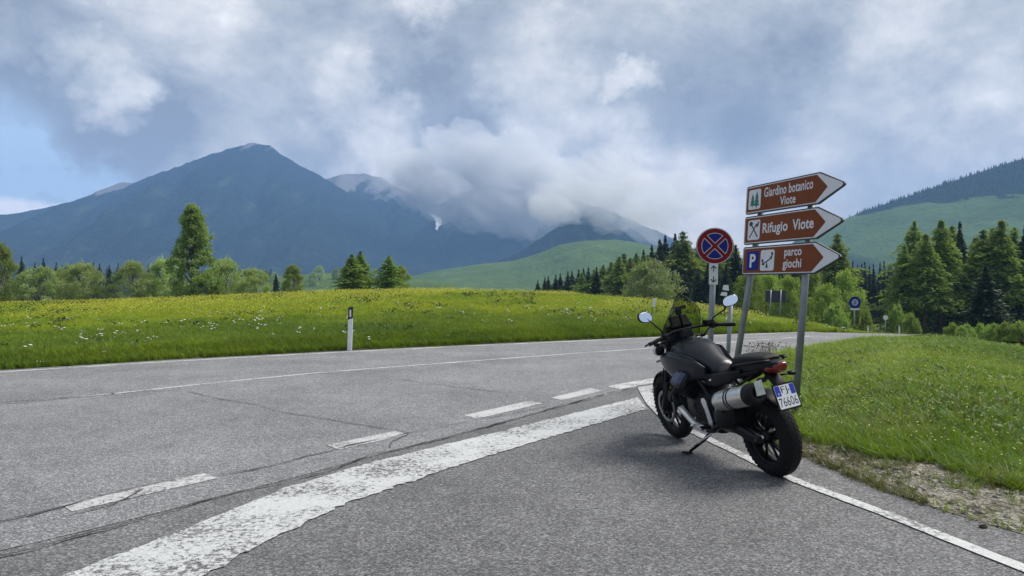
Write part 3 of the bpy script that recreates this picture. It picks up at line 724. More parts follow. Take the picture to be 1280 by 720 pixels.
PW = {'birch': .60, 'bushA': 1.2, 'bushB': 1.4, 'tallbush': .78, 'leafy': .98, 'blossom': 1.6, 'hedge': 1.5, 'larchA': .40, 'larchB': .36, 'larchC': .44, 'spruceA': .37, 'spruceB': .29, 'spruceC': .46}
def plant(kind, px, top, Y, label, cat='tree', group=None, wpx=None):
    x = (px - 640) / F * Y; z0 = hz(x, Y) - .05; h = H + (360 - top) / F * Y - z0
    if kind not in _made: o = _made[kind] = PROTO[kind]()
    else: o = copy_tree(_made[kind])
    if wpx is not None and kind[:5] in ('larch', 'spruc'): wpx *= 1.3
    k = 1.3 if wpx is None else wpx / F * Y / (PW[kind] * h)
    o.location = (x, Y, z0); o.scale = (h * k, h * k, h); o.rotation_euler = (0, 0, random.random() * 6.28)
    tag(o, label, cat, group); return o
# ---- beyond the left meadow
plant('birch', 241, 253, 62, 'tall dense cone-shaped birch standing alone above the round shrubs', 'tree', None, 66)
plant('tallbush', 1, 304, 66, 'tall pale green shrub cut off by the left edge of the picture', 'shrub', None, 44)
SHR = [('bushA', 49, 333, 64, 54, 'low round willow shrub second from the left edge'), ('bushB', 103, 329, 66, 62, 'broad round willow shrub, middle of the left row'),
       ('bushA', 85, 331, 72, 40, 'small willow shrub tucked behind the broad round one'), ('bushA', 166, 326, 67, 52, 'tall willow shrub left of the big birch with a gap on its left'),
       ('bushB', 203, 324, 69, 56, 'greyish willow shrub touching the left side of the big birch'), ('bushB', 283, 324, 70, 62, 'wide willow shrub touching the right side of the big birch'),
       ('bushA', 318, 335, 68, 42, 'low round willow shrub at the right end of the row'), ('hedge', 262, 345, 64, 36, 'low leafy bush under the right side of the big birch')]
for k, px, top, Y, wp, lb in SHR: plant(k, px, top, Y, lb, 'shrub', 'willow shrubs beyond the left meadow', wp)
plant('tallbush', 367, 331, 74, 'light green loose tree alone right of the willow row', 'tree', None, 31)
plant('larchC', 437, 317, 62, 'dark conifer, left one of the close pair on the meadow crest', 'tree', 'conifers on the meadow crest', 31)
plant('larchC', 450, 313, 63, 'dark conifer, taller right one of the close pair on the meadow crest', 'tree', 'conifers on the meadow crest', 30)
plant('larchA', 485, 319, 64, 'dark conifer on the meadow crest with a pale shrub on its right', 'tree', 'conifers on the meadow crest', 27)
plant('tallbush', 501, 332, 65, 'pale green shrub beside the single dark conifer on the crest', 'shrub', None, 29)
for px, top, wp, lb in ((26, 320, 17, 'far dark spruce between the tall edge shrub and the low round shrub'), (55, 322, 17, 'far dark spruce above the low round willow shrub'), (345, 341, 13, 'small far dark spruce right of the willow row')):
    plant('spruceA', px, top, 150, lb, 'tree', 'far spruces behind the willows', wp)
for i, px in enumerate((44, 70, 78, 88, 96, 116, 124, 136, 147, 186, 196, 212)):
    plant('spruceA', px, 327 + (i * 7) % 5 - (2 if i == 1 else 0), 160 + i % 3 * 8, 'far dark spruce top showing over the willow row', 'tree', 'far spruce tops over the willows', 12 + i % 4)
# round trees on the far fields
for px, top, Yd, wp, lb in ((343, 340, 560, 11, 'far round tree left of the light green loose tree'), (399, 332, 570, 15, 'far round tree left of the spruce pair, on the pale field'), (421, 335, 575, 12, 'far round tree close to the spruce pair'), (392, 340, 540, 13, 'far dark round bush on the pale field'), (468, 337, 560, 13, 'far round tree between spruce pair and single spruce')):
    x = (px - 640) / F * Yd; z0 = z6(x, Yd) - .5; h = max(6, H + (360 - top) / F * Yd - z0)
    o = copy_tree(_made['bushA']); k = wp / F * Yd / (1.2 * h); o.location = (x, Yd, z0); o.scale = (h * k, h * k, h); tag(o, lb, 'tree', 'round trees on the far fields')
# ---- forest edge right of the centre
gF = 'forest edge beyond the yellow meadow'
FW = [('spruceA', 673, 350, 150), ('spruceB', 680, 346, 150), ('spruceA', 686, 345, 152), ('spruceA', 694, 343, 148), ('spruceB', 701, 341, 150), ('spruceA', 709, 339, 146), ('spruceA', 716, 338, 150), ('spruceB', 722, 336, 144), ('spruceA', 729, 335, 142), ('spruceB', 735, 333, 140)]
for k, px, top, Y in FW: plant(k, px, top, Y, 'small dark spruce in the low left tail of the forest edge', 'tree', gF)
FW2 = [('larchC', 728, 340, 118), ('larchC', 741, 336, 118), ('spruceB', 747, 333, 116), ('larchA', 753, 331, 122), ('larchC', 761, 327, 120), ('larchA', 770, 325, 122), ('larchC', 777, 320, 112), ('larchA', 787, 322, 118), ('larchC', 784, 316, 124), ('larchA', 797, 316, 120), ('larchC', 803, 318, 112), ('larchA', 811, 318, 118)]
for k, px, top, Y in FW2: plant(k, px, top, Y, 'light larch in the forest edge left of the blossom tree' if k != 'spruceB' else 'single dark slim spruce among light larches left of the blossom tree', 'tree', gF)
FW3 = [('spruceA', 805, 312, 124), ('spruceA', 816, 306, 122), ('spruceB', 824, 298, 120), ('spruceA', 833, 294, 120), ('spruceA', 842, 292, 122), ('spruceB', 848, 300, 116), ('spruceA', 828, 304, 112)]
for k, px, top, Y in FW3: plant(k, px, top, Y, 'tall dark spruce on the forest skyline above the blossom tree', 'tree', gF)
plant('larchC', 860, 288, 104, 'big light larch just left of the round no-stopping sign', 'tree', gF, 54)
plant('larchC', 876, 297, 108, 'light larch right behind the round no-stopping sign', 'tree', gF, 44)
FW4 = [('larchA', 893, 305, 106), ('spruceA', 903, 312, 108), ('larchA', 913, 300, 112), ('spruceA', 922, 306, 106), ('spruceB', 932, 312, 104), ('larchA', 942, 306, 108), ('spruceA', 955, 310, 100), ('spruceA', 968, 315, 100), ('larchA', 980, 312, 100), ('spruceA', 992, 316, 98), ('spruceA', 1005, 318, 96), ('spruceA', 886, 330, 96), ('spruceA', 896, 335, 92), ('spruceA', 908, 330, 90), ('spruceA', 872, 335, 96), ('spruceA', 857, 338, 98), ('spruceA', 842, 330, 104)]
for k, px, top, Y in FW4: plant(k, px, top, Y, 'conifer in the dark wood behind the brown direction signs', 'tree', gF)
plant('blossom', 814, 326, 78, 'wide low blossom tree in front of the forest edge', 'tree', None, 82)
# ---- right of the signs
gS = 'leafy trees behind the signposts'
for k, px, top, Y, wp, lb in (('leafy', 938, 335, 64, 44, 'bright green leafy tree seen between the small sign post and the left brown signpost'), ('leafy', 957, 338, 66, 50, 'green leafy tree behind the left brown signpost'),
                              ('leafy', 985, 342, 62, 46, 'leafy tree between the two posts of the brown signs'), ('tallbush', 1014, 330, 66, 40, 'tall leafy tree just right of the right brown signpost'),
                              ('leafy', 1034, 354, 56, 48, 'bright round leafy tree right of the right brown signpost, by the road'), ('tallbush', 1058, 338, 66, 46, 'leafy tree behind the blue round sign'),
                              ('hedge', 1046, 380, 50, 40, 'low leafy bush by the road left of the blue round sign'), ('hedge', 1072, 374, 55, 36, 'low bush under the blue round sign')):
    plant(k, px, top, Y, lb, 'tree' if k != 'hedge' else 'shrub', gS, wp)
plant('larchC', 1046, 291, 84, 'tall light larch with its top beside the brown arrow tips', 'tree', None, 56)
for i, px in enumerate((1066, 1071, 1077, 1082, 1088, 1093, 1099, 1104, 1110, 1115, 1121)):
    plant('spruceB', px, 325 + (i * 5) % 7, 128 + (i * 3) % 8, 'slim dark spruce in the far gap between leafy trees and larches', 'tree', 'slim spruces in the far gap', 12)
for i, px in enumerate(range(1069, 1124, 6)):
    plant('spruceA', px, 338 + (i * 5) % 9, 120 + (i * 3) % 6, 'dark spruce filling the far gap between leafy trees and larches', 'tree', 'dark spruces in the far gap', 14)
gL = 'larch stand at the right'
LR = [('larchA', 1141, 276, 82, 50, 'light larch at the left end of the right stand'), ('larchC', 1128, 306, 80, 36, 'shorter light larch leaning out at the left end of the right stand'), ('larchB', 1155, 292, 78, 48, 'larch second from the left in the right stand'), ('larchB', 1175, 275, 80, 50, 'tall larch with bare lower trunk in the middle of the right stand'),
      ('larchB', 1188, 282, 84, 44, 'larch with bare trunk behind the tall middle one'), ('spruceB', 1202, 275, 82, 34, 'narrow darker conifer between the two larch groups'), ('larchB', 1222, 296, 86, 44, 'larch behind the dark front spruce'), ('larchC', 1226, 286, 80, 56, 'light broad larch left of the tallest right larch'),
      ('larchB', 1250, 275, 78, 58, 'tallest larch of the right group'), ('larchA', 1240, 284, 84, 48, 'larch behind the tallest one of the right group'), ('larchB', 1266, 284, 82, 46, 'larch near the right edge of the picture'), ('spruceA', 1283, 280, 78, 46, 'dark conifer cut by the right edge of the picture'), ('larchA', 1305, 280, 80, 50, 'larch mostly cut off by the right edge of the picture')]
for k, px, top, Y, wp, lb in LR: plant(k, px, top, Y, lb, 'tree', gL, wp)
plant('spruceC', 1234, 332, 60, 'dark broad spruce standing in front of the right larches', 'tree', None, 58)
for i, (px, top, Y) in enumerate(((1150, 318, 98), (1166, 322, 96), (1178, 315, 100), (1190, 322, 96), (1203, 318, 98), (1214, 322, 95), (1226, 318, 98), (1243, 322, 95), (1257, 318, 98), (1270, 322, 96), (1285, 318, 98), (1137, 330, 96), (1160, 335, 104), (1185, 335, 106), (1208, 335, 104))):
    plant('spruceA', px, top, Y, 'dark spruce deep in the shade behind the larch trunks', 'tree', 'dark spruces behind the larches', 26)
plant('hedge', 1123, 382, 62, 'light leafy bush at the foot of the left end larch', 'shrub', None, 28)
plant('hedge', 1140, 392, 60, 'small leafy bush at the foot of the second larch', 'shrub', None, 24)
for i, (px, top, Y, wp) in enumerate(((1192, 404, 46, 26), (1208, 406, 44, 26), (1224, 405, 46, 26), (1241, 405, 43, 28), (1258, 403, 42, 30), (1276, 402, 41, 32), (1294, 402, 40, 32))):
    plant('hedge', px, top, Y, 'bright low bush in the hedge behind the right grass mound', 'shrub', 'hedge bushes behind the right mound', wp)
# trees along the right hill's skyline: too many and too small to tell apart
def cone_wood(name, P, hh):
    mb = []; fs = []; n = 6
    for (x, y, z), h in zip(P, hh):
        b = len(mb); q0 = random.random() * 6
        for t, rr in ((0, .2), (.45, .15), (.45, .24), (1, .01)):
            pass
        for k in range(n):
            q = q0 + 6.283 * k / n; rr = h * (.17 + .06 * random.random()); mb.append((x + math.cos(q) * rr, y + math.sin(q) * rr, z))
        mb.append((x, y, z + h)); fs += [(b + k, b + (k + 1) % n, b + n) for k in range(n)]
    o = put(name, qmesh(name, mb, fs), None, LEAF['spruce']); tag(o, kind='stuff'); return o
P = []; hh = []
while len(P) < 5200:
    px = 1040 + 560 * random.random(); Y = 1400 - 330 * random.random() ** 1.3; x = (px - 640) / F * Y; z = z5(x, Y); py = 360 - (z - H) / Y * F
    cut = np.interp(px, CUT5[:, 0], CUT5[:, 1])
    if py < cut - 3 - 22 * (fbm(np.array([x / 40]), np.array([Y / 40]), 3, 4)[0] - .5): P.append((x, Y, z - 1)); hh.append(5 + 8 * random.random())
for _ in range(46):                       # scattered bushes on the pasture, in loose groups
    px = 1060 + 300 * random.random(); Y = 880 + 330 * random.random(); x0 = (px - 640) / F * Y
    for _ in range(1 + int(6 * random.random() ** 2)):
        x, y = x0 + random.gauss(0, 9), Y + random.gauss(0, 9); P.append((x, y, z5(x, y) - 1)); hh.append(3 + 4 * random.random())
cone_wood('hillside_wood', P, hh)
P = []; hh = []
while len(P) < 1500:
    px = -60 + 400 * random.random(); Y = 560 + 80 * random.random(); x = (px - 640) / F * Y; P.append((x, Y, z6(x, Y) - 1)); hh.append(4 + 7 * random.random())
for _ in range(500):
    u = random.random(); px = 480 + 260 * u; Y = 1050 + 80 * random.random()
cone_wood('valley_wood', P, hh)

# ------------------------------------------------------------------ grass, flowers, gravel
def tuft(name, n, h, wd, lean, m, r, seg=2):
    V = []; Q = []
    for i in range(n):
        q = r.random() * 6.283; bx, by = r.normal(size=2) * h * .16; hh = h * (.5 + .7 * r.random()); d = np.array([math.cos(q), math.sin(q)]); s = np.array([-d[1], d[0]]) * wd / 2
        L = lean * hh * (.3 + r.random()); b = len(V)
        for k in range(seg + 1):
            t = k / seg; c = np.array([bx, by]) + d * L * t * t; ww = s * (1 - t * .82)
            V += [(*(c - ww), hh * t * (1 - .25 * lean * t)), (*(c + ww), hh * t * (1 - .25 * lean * t))]
        Q += [(b + 2 * k, b + 2 * k + 1, b + 2 * k + 3, b + 2 * k + 2) for k in range(seg)]
    return bpy.data.objects.new(name, qmesh(name, V, Q)) if not m else _tm(name, V, Q, m)
def _tm(name, V, Q, m):
    me = qmesh(name, V, Q); me.materials.append(m); return bpy.data.objects.new(name, me)
def scatter(name, src, P, rot, sc, tilt=.15):
    """one object: points carrying tufts (geometry nodes)"""
    me = bpy.data.meshes.new(name); me.vertices.add(len(P)); me.vertices.foreach_set('co', np.asarray(P, np.float32).ravel())
    a = me.attributes.new('turn', 'FLOAT_VECTOR', 'POINT'); r = np.random.default_rng(len(P))
    rv = np.stack([r.normal(size=len(P)) * tilt, r.normal(size=len(P)) * tilt, rot], 1).astype(np.float32); a.data.foreach_set('vector', rv.ravel())
    b = me.attributes.new('size', 'FLOAT', 'POINT'); b.data.foreach_set('value', np.asarray(sc, np.float32))
    o = put(name, me); g = bpy.data.node_groups.new(name, 'GeometryNodeTree')
    g.interface.new_socket('Geometry', in_out='INPUT', socket_type='NodeSocketGeometry'); g.interface.new_socket('Geometry', in_out='OUTPUT', socket_type='NodeSocketGeometry')
    n = g.nodes; gi = n.new('NodeGroupInput'); go = n.new('NodeGroupOutput'); mp = n.new('GeometryNodeMeshToPoints'); ip = n.new('GeometryNodeInstanceOnPoints'); oi = n.new('GeometryNodeObjectInfo'); oi.inputs['Object'].default_value = src
    ra = n.new('GeometryNodeInputNamedAttribute'); ra.data_type = 'FLOAT_VECTOR'; ra.inputs['Name'].default_value = 'turn'
    sa = n.new('GeometryNodeInputNamedAttribute'); sa.data_type = 'FLOAT'; sa.inputs['Name'].default_value = 'size'
    L = g.links.new; L(gi.outputs[0], mp.inputs[0]); L(mp.outputs[0], ip.inputs['Points']); L(oi.outputs['Geometry'], ip.inputs['Instance'])
    er = n.new('FunctionNodeEulerToRotation'); L(ra.outputs[0], er.inputs[0]); L(er.outputs[0], ip.inputs['Rotation']); L(sa.outputs[0], ip.inputs['Scale']); L(ip.outputs[0], go.inputs[0])
    md = o.modifiers.new('scatter', 'NODES'); md.node_group = g; tag(o, kind='stuff'); return o
def grassmat(name, a, b, c, trans=.4):
    m, t, out = newmat(name); pos = t.node('ShaderNodeNewGeometry').outputs['Position']; rnd = t.node('ShaderNodeObjectInfo').outputs['Random']
    n = t.noise(pos, .22, 5, .65).outputs['Fac']; n2 = t.noise(pos, 1.7, 4, .6).outputs['Fac']
    col = t.mix(t.rng(n, .36, .64), a, b); col = t.mix(t.rng(n2, .5, .75), col, c)
    hs = t.node('ShaderNodeHueSaturation'); t.l.new(col, hs.inputs['Color']); t.put(hs.inputs['Value'], t.rng(rnd, 0, 1, .6, 1.4)); t.put(hs.inputs['Hue'], t.rng(rnd, 0, 1, .485, .51))
    d = t.node('ShaderNodeBsdfPrincipled'); d.inputs['Roughness'].default_value = .5; d.inputs['Specular IOR Level'].default_value = .25; tr = t.node('ShaderNodeBsdfTranslucent')
    t.l.new(hs.outputs[0], d.inputs['Base Color']); t.put(tr.inputs['Color'], t.mix(1.0, hs.outputs[0], (1.35, 1.25, .5), 'MULTIPLY'))
    mx = t.node('ShaderNodeMixShader'); mx.inputs[0].default_value = trans; t.l.new(d.outputs[0], mx.inputs[1]); t.l.new(tr.outputs[0], mx.inputs[2]); t.l.new(mx.outputs[0], out.inputs[0]); return m
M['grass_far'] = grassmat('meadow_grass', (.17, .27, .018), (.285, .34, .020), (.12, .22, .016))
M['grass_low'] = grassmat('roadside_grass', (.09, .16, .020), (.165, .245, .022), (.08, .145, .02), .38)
M['grass_near'] = grassmat('verge_grass', (.09, .185, .016), (.195, .285, .022), (.20, .28, .045))
M['weed'] = grassmat('dock_leaves', (.030, .060, .014), (.038, .075, .016), (.05, .08, .02), .25)
M['clover'] = grassmat('broad_verge_leaves', (.075, .15, .03), (.10, .18, .045), (.08, .15, .03), .3)
M['dry'] = grassmat('dry_grass', (.15, .14, .06), (.10, .12, .035), (.09, .12, .03), .3)
M['yellow'] = basic('buttercup_petals', (.52, .50, .03), .6, var=.2)
M['whiteflower'] = basic('seed_heads', (.55, .55, .50), .8, var=.1)
M['petal'] = basic('pale_yellow_petals', (.50, .46, .13), .7, var=.2)
r = np.random.default_rng(21)
T_far = tuft('meadow_tuft', 9, .12, .011, .8, M['grass_far'], r)
T_low = tuft('roadside_tuft', 9, .15, .010, .7, M['grass_low'], r)
T_near = tuft('verge_tuft', 9, .115, .0075, .9, M['grass_near'], r, 3)
T_long = tuft('verge_long_tuft', 8, .25, .0075, .8, M['grass_near'], r, 3)
T_dry = tuft('dry_tuft', 8, .09, .006, 1.0, M['dry'], r, 2)
def leafy_tuft(name, n, h, ls, m):
    C = r.normal(size=(n, 3)) * (h * .6, h * .6, h * .3) + (0, 0, h * .5); C[:, 2] = np.abs(C[:, 2]); V, Q = leaf_quads(C, ls, r, .35); return _tm(name, V, Q, m)
T_weed = leafy_tuft('dock_plant', 26, .17, .042, M['weed'])
T_clov = leafy_tuft('verge_leaf_plant', 10, .12, .034, M['clover'])
def flower(name, n, h, sp, rad, m):
    V = []; Q = []
    for i in range(n):
        c = np.array([*(r.normal(size=2) * sp), h * (.7 + .6 * r.random())]); k = 6; b = len(V); rr = rad * (.7 + .6 * r.random())
        V += [tuple(c + (0, 0, rr * .55))] + [(c[0] + rr * math.cos(6.283 * j / k), c[1] + rr * math.sin(6.283 * j / k), c[2] + rr * .1) for j in range(k)] + [tuple(c - (0, 0, rr * .5))]
        for j in range(k): Q += [(b, b + 1 + j, b + 1 + (j + 1) % k), (b + k + 1, b + 1 + (j + 1) % k, b + 1 + j)]
    return _tm(name, V, Q, m)
T_yel = flower('buttercup', 4, .21, .16, .017, M['yellow']); T_wht = flower('seed_head', 2, .16, .10, .021, M['whiteflower']); T_pet = flower('small_flower', 1, .15, .05, .0085, M['petal'])
def field_pts(n, a0, a1, pw):
    """random points of the far meadow; t 0 at the road edge .. 1 at the crest"""
    a = a0 + (a1 - a0) * r.random(n); Re = edge_range(a); Rc = np.maximum(np.interp(a, _ang, _cR), Re + 3); t = r.random(n) ** pw * 1.22
    R_ = Re + .3 + t * (Rc - Re); X, Y = R_ * np.sin(a), R_ * np.cos(a)
    ok = (r.random(n) < np.clip((Rc - Re) / 26, .035, 1)) & inside(np.stack([X, Y], 1), MEADOW) & (seg_dist(np.stack([X, Y], 1), FAR, False) > .36 + .10 * r.random(n)); return X[ok], Y[ok], t[ok], R_[ok], a[ok]
def scat(name, src, X, Y, sc, tilt=.15, dz=-.01):
    return scatter(name, src, np.stack([X, Y, height(X, Y) + dz], 1), r.random(len(X)) * 6.283, sc, tilt)
a0, a1 = math.atan((-90 - 640) / F), math.atan((1200 - 640) / F)
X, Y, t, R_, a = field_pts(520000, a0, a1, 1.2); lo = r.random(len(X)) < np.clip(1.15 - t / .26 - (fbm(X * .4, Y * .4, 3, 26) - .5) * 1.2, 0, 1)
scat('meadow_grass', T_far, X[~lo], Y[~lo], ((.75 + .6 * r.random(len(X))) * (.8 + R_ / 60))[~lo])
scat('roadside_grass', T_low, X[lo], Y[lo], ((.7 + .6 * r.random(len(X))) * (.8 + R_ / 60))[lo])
X, Y, t, R_, a = field_pts(48000, a0, a1, .7); keep = r.random(len(X)) < np.clip((t - .25) / .5, 0, 1) * np.clip((965 - np.tan(a) * F - 640) / 70, 0, 1) * (.14 + .86 * (fbm(X * .12, Y * .12, 3, 5) > .45)) * np.where(np.tan(a) * F + 640 < 250, 1.0, .75)
scat('buttercups', T_yel, X[keep], Y[keep], .8 + .7 * r.random(keep.sum()))
X, Y, t, R_, a = field_pts(2700, a0, a1, 1.0); keep = r.random(len(X)) < np.clip(1 - np.abs(t - .22) / .3, 0, 1) * (fbm(X * .5, Y * .5, 3, 6) > .5) * np.where(np.tan(a) * F + 640 < 330, 1, .55)
scat('dandelion_clocks', T_wht, X[keep], Y[keep], .75 + .7 * r.random(keep.sum()))
X, Y, t, R_, a = field_pts(5200, a0, a1, .8); keep = fbm(X * .3, Y * .3, 3, 16) > .56
scat('dock_plants', T_weed, X[keep], Y[keep], (.6 + .8 * r.random(keep.sum())) * (.7 + R_[keep] / 70))
def mound_pts(n, rmax=27):
    a = math.atan(.13) + (1.02 - math.atan(.13)) * r.random(n); R_ = 4.5 + (rmax - 4.5) * r.random(n) ** 1.0
    X, Y = R_ * np.sin(a), R_ * np.cos(a); Pm = np.stack([X, Y], 1); sd = seg_dist(Pm, MOUND, True); ok = inside(Pm, MOUND) & (Y > 2.5); return X[ok], Y[ok], sd[ok], R_[ok]
def gravel_w(X, Y):
    """width of the bare gravel verge beside the side road"""
    return np.clip(np.interp(Y, [2, 4, 5, 6, 7, 7.8, 9, 10], [1.25, 1.15, 1.0, .78, .42, .18, .08, .05]), 0, 3)
X, Y, sd, R_ = mound_pts(210000); gw = gravel_w(X, Y) * np.where(X < 6, 1, 0) + (fbm(X * 2.2, Y * 2.2, 4, 7) - .5) * .55
keep = sd > gw
scat('verge_grass', T_near, X[keep], Y[keep], (.7 + .6 * r.random(keep.sum())) * (.85 + R_[keep] / 45), .2)
X, Y, sd, R_ = mound_pts(26000); gw = gravel_w(X, Y) * np.where(X < 6, 1, 0); keep = (sd > gw - .05) & (r.random(len(X)) < np.where(sd < gw + .8, .8, .05) * (fbm(X * 1.2, Y * 1.2, 3, 8) > .42))
scat('long_verge_grass', T_long, X[keep], Y[keep], .6 + .6 * r.random(keep.sum()), .25)
X, Y, sd, R_ = mound_pts(34000); keep = (sd > gravel_w(X, Y) + .25) & (fbm(X * .8, Y * .8, 4, 18) > .5)
scat('verge_leaves', T_clov, X[keep], Y[keep], .45 + .65 * r.random(keep.sum()), .2)
X, Y, sd, R_ = mound_pts(12000); keep = (sd > gravel_w(X, Y) + .4)
scat('verge_flowers', T_pet, X[keep], Y[keep], .7 + .8 * r.random(keep.sum()), .2)
# bare strip between the far lane and the meadow
dq = FAR_S[(FAR_S[:, 1] > -4) & (FAR_S[:, 0] < 30)]; dk_ = 6; wv = (.24 + .16 * fbm(dq[:, 0] * 1.3, dq[:, 1] * 1.3, 3, 5))[:, None]
def off_v(d0, d1):
    t_ = np.gradient(dq, axis=0); t_ /= np.hypot(t_[:, 0], t_[:, 1])[:, None]; n_ = np.stack([-t_[:, 1], t_[:, 0]], 1); return [dq + n_ * (d0 + wv * q) for q in np.linspace(0, 1, dk_)]
V = np.vstack(off_v(.36, .7)); nn_ = len(dq); fq = [(q * nn_ + i, q * nn_ + i + 1, (q + 1) * nn_ + i + 1, (q + 1) * nn_ + i) for q in range(dk_ - 1) for i in range(nn_ - 1)]
DIRT = qmesh('verge_dirt', np.c_[V, np.maximum(height(V[:, 0], V[:, 1]), road_z(V[:, 0], V[:, 1]) - .02) + .02], fq, True)
if DIRT.polygons[0].normal.z < 0: DIRT.flip_normals()
X, Y, sd, R_ = mound_pts(5000); gw = gravel_w(X, Y) * np.where(X < 6, 1, 0); keep = (sd > gw * .55) & (r.random(len(X)) < np.where(sd < gw + .5, .16, .035))
scat('verge_weeds', T_weed, X[keep], Y[keep], .3 + .45 * r.random(keep.sum()), .2)
X, Y, sd, R_ = mound_pts(60000); gw = gravel_w(X, Y) * np.where(X < 6, 1, 0); keep = (sd < gw + .1) & (r.random(len(X)) < .10 + .35 * (fbm(X * 3, Y * 3, 3, 58) > .55))
scat('sparse_verge_grass', T_near, X[keep], Y[keep], .35 + .6 * r.random(keep.sum()), .25)
X, Y, sd, R_ = mound_pts(9000); keep = (sd > gravel_w(X, Y) * .8) & (fbm(X * 1.1, Y * 1.1, 3, 48) > .52)
scat('dry_verge_stalks', T_dry, X[keep], Y[keep], 1.0 + 1.3 * r.random(keep.sum()), .3)
# gravel verge
def gravel_mat():
    m, t, out = newmat('gravel'); p = t.node('ShaderNodeBsdfPrincipled'); p.inputs['Roughness'].default_value = .95; pos = t.node('ShaderNodeNewGeometry').outputs['Position']
    v = t.node('ShaderNodeTexVoronoi'); v.inputs['Scale'].default_value = 55; t.l.new(pos, v.inputs['Vector']); n = t.noise(pos, 3.5, 6, .7).outputs['Fac']; s = t.node('ShaderNodeSeparateColor'); t.l.new(v.outputs['Color'], s.inputs[0])
    c = t.mix(s.outputs[0], (.10, .09, .07), (.36, .33, .28)); c = t.mix(t.rng(n, .47, .58), c, (.06, .05, .028)); t.l.new(c, p.inputs['Base Color'])
    b = t.node('ShaderNodeBump'); b.inputs['Strength'].default_value = .9; b.inputs['Distance'].default_value = .015; t.put(b.inputs['Height'], t.math('ADD', n, v.outputs['Distance'])); t.l.new(b.outputs[0], p.inputs['Normal']); t.l.new(p.outputs[0], out.inputs[0]); return m
M['gravel'] = gravel_mat(); tag(put('verge_dirt', DIRT, None, basic('verge_earth', (.085, .07, .045), .95, var=.5, scale=6, bump=.6, bscale=30)), kind='structure')
ga = [(tuple(MOUND[i] + (.02, 0))) for i in range(1, 12)]; ga = resample(ga, .1); gb = ga + np.stack([gravel_w(ga[:, 0], ga[:, 1]) * 1.25 + .12, .15 * gravel_w(ga[:, 0], ga[:, 1])], 1)
n = len(ga); k = 9; V = np.vstack([ga + (gb - ga) * q for q in np.linspace(0, 1, k)]); zz = np.maximum(height(V[:, 0], V[:, 1]), -.01) + .012 + .02 * (fbm(V[:, 0] * 7, V[:, 1] * 7, 3, 2) - .4)
zz[:n] = .0; fq = [(q * n + i, q * n + i + 1, (q + 1) * n + i + 1, (q + 1) * n + i) for q in range(k - 1) for i in range(n - 1)]
gme = qmesh('gravel_verge', np.c_[V, zz], fq, True)
if gme.polygons[0].normal.z < 0: gme.flip_normals()
tag(put('gravel_verge', gme, None, M['gravel']), kind='structure')
def stone_obj():
    bm = bmesh.new(); bmesh.ops.create_icosphere(bm, subdivisions=1, radius=1)
    for v in bm.verts: v.co = v.co * (.75 + .5 * random.random()); v.co.z *= .6
    me = bpy.data.meshes.new('pebble'); bm.to_mesh(me); bm.free(); me.materials.append(basic('pebble_stone', (.27, .25, .21), .9, var=.45, scale=40)); return bpy.data.objects.new('pebble', me)
PEB = stone_obj()
i = r.integers(0, n, 12000); q = r.random(12000) * 1.0; X, Y = (ga[i] + (gb[i] - ga[i]) * q[:, None] + r.normal(size=(12000, 2)) * .04).T
keep = X > ga[i, 0] - .03; scatter('pebbles', PEB, np.stack([X, Y, np.maximum(height(X, Y), -.01) + .012], 1)[keep], r.random(keep.sum()) * 6.28, (.004 + .026 * r.random(keep.sum()) ** 4), .4)
i = r.integers(0, n, 5000); q = r.random(5000) ** 2.4; X, Y = (ga[i] + (gb[i] - ga[i]) * q[:, None] + r.normal(size=(5000, 2)) * .03).T; keep = (X > ga[i, 0] - .05) & (fbm(X * 2, Y * 2, 3, 4) > .42)
scatter('dry_verge_grass', T_dry, np.stack([X, Y, np.maximum(height(X, Y), -.01) + .005], 1)[keep], r.random(keep.sum()) * 6.28, (.3 + .7 * r.random(keep.sum())), .3)
# ------------------------------------------------------------------ signs and posts
def frame_matrix(O, u, v):
    """matrix whose x runs along u, y along v and z towards the viewer"""
    u = Vector(u).normalized(); n = u.cross(Vector(v)).normalized(); v = n.cross(u)
    m = Matrix((u, v, n)).transposed().to_4x4(); m.translation = Vector(O); return m
def rounded(x0, y0, x1, y1, rr, k=5):
    out = []
    for cx_, cy_, a0_ in ((x1 - rr, y1 - rr, 0), (x0 + rr, y1 - rr, 90), (x0 + rr, y0 + rr, 180), (x1 - rr, y0 + rr, 270)):
        for i in range(k + 1): q = R(a0_ + 90 * i / k); out.append((cx_ + rr * math.cos(q), cy_ + rr * math.sin(q)))
    return out
def slab(name, polys, z, d, m, parent):
    mb = MB()
    for p in polys: mb.prism(p, d, lambda x, y, zz: (x, y, z + zz))
    return mb.build(name, m, parent)
def bar(x0, y0, x1, y1, wd):
    dx, dy = x1 - x0, y1 - y0; L = math.hypot(dx, dy); nx_, ny_ = -dy / L * wd / 2, dx / L * wd / 2
    return [(x0 + nx_, y0 + ny_), (x0 - nx_, y0 - ny_), (x1 - nx_, y1 - ny_), (x1 + nx_, y1 + ny_)]
def circle(cx_, cy_, rr, n=40): return [(cx_ + rr * math.cos(6.28318 * i / n), cy_ + rr * math.sin(6.28318 * i / n)) for i in range(n)]

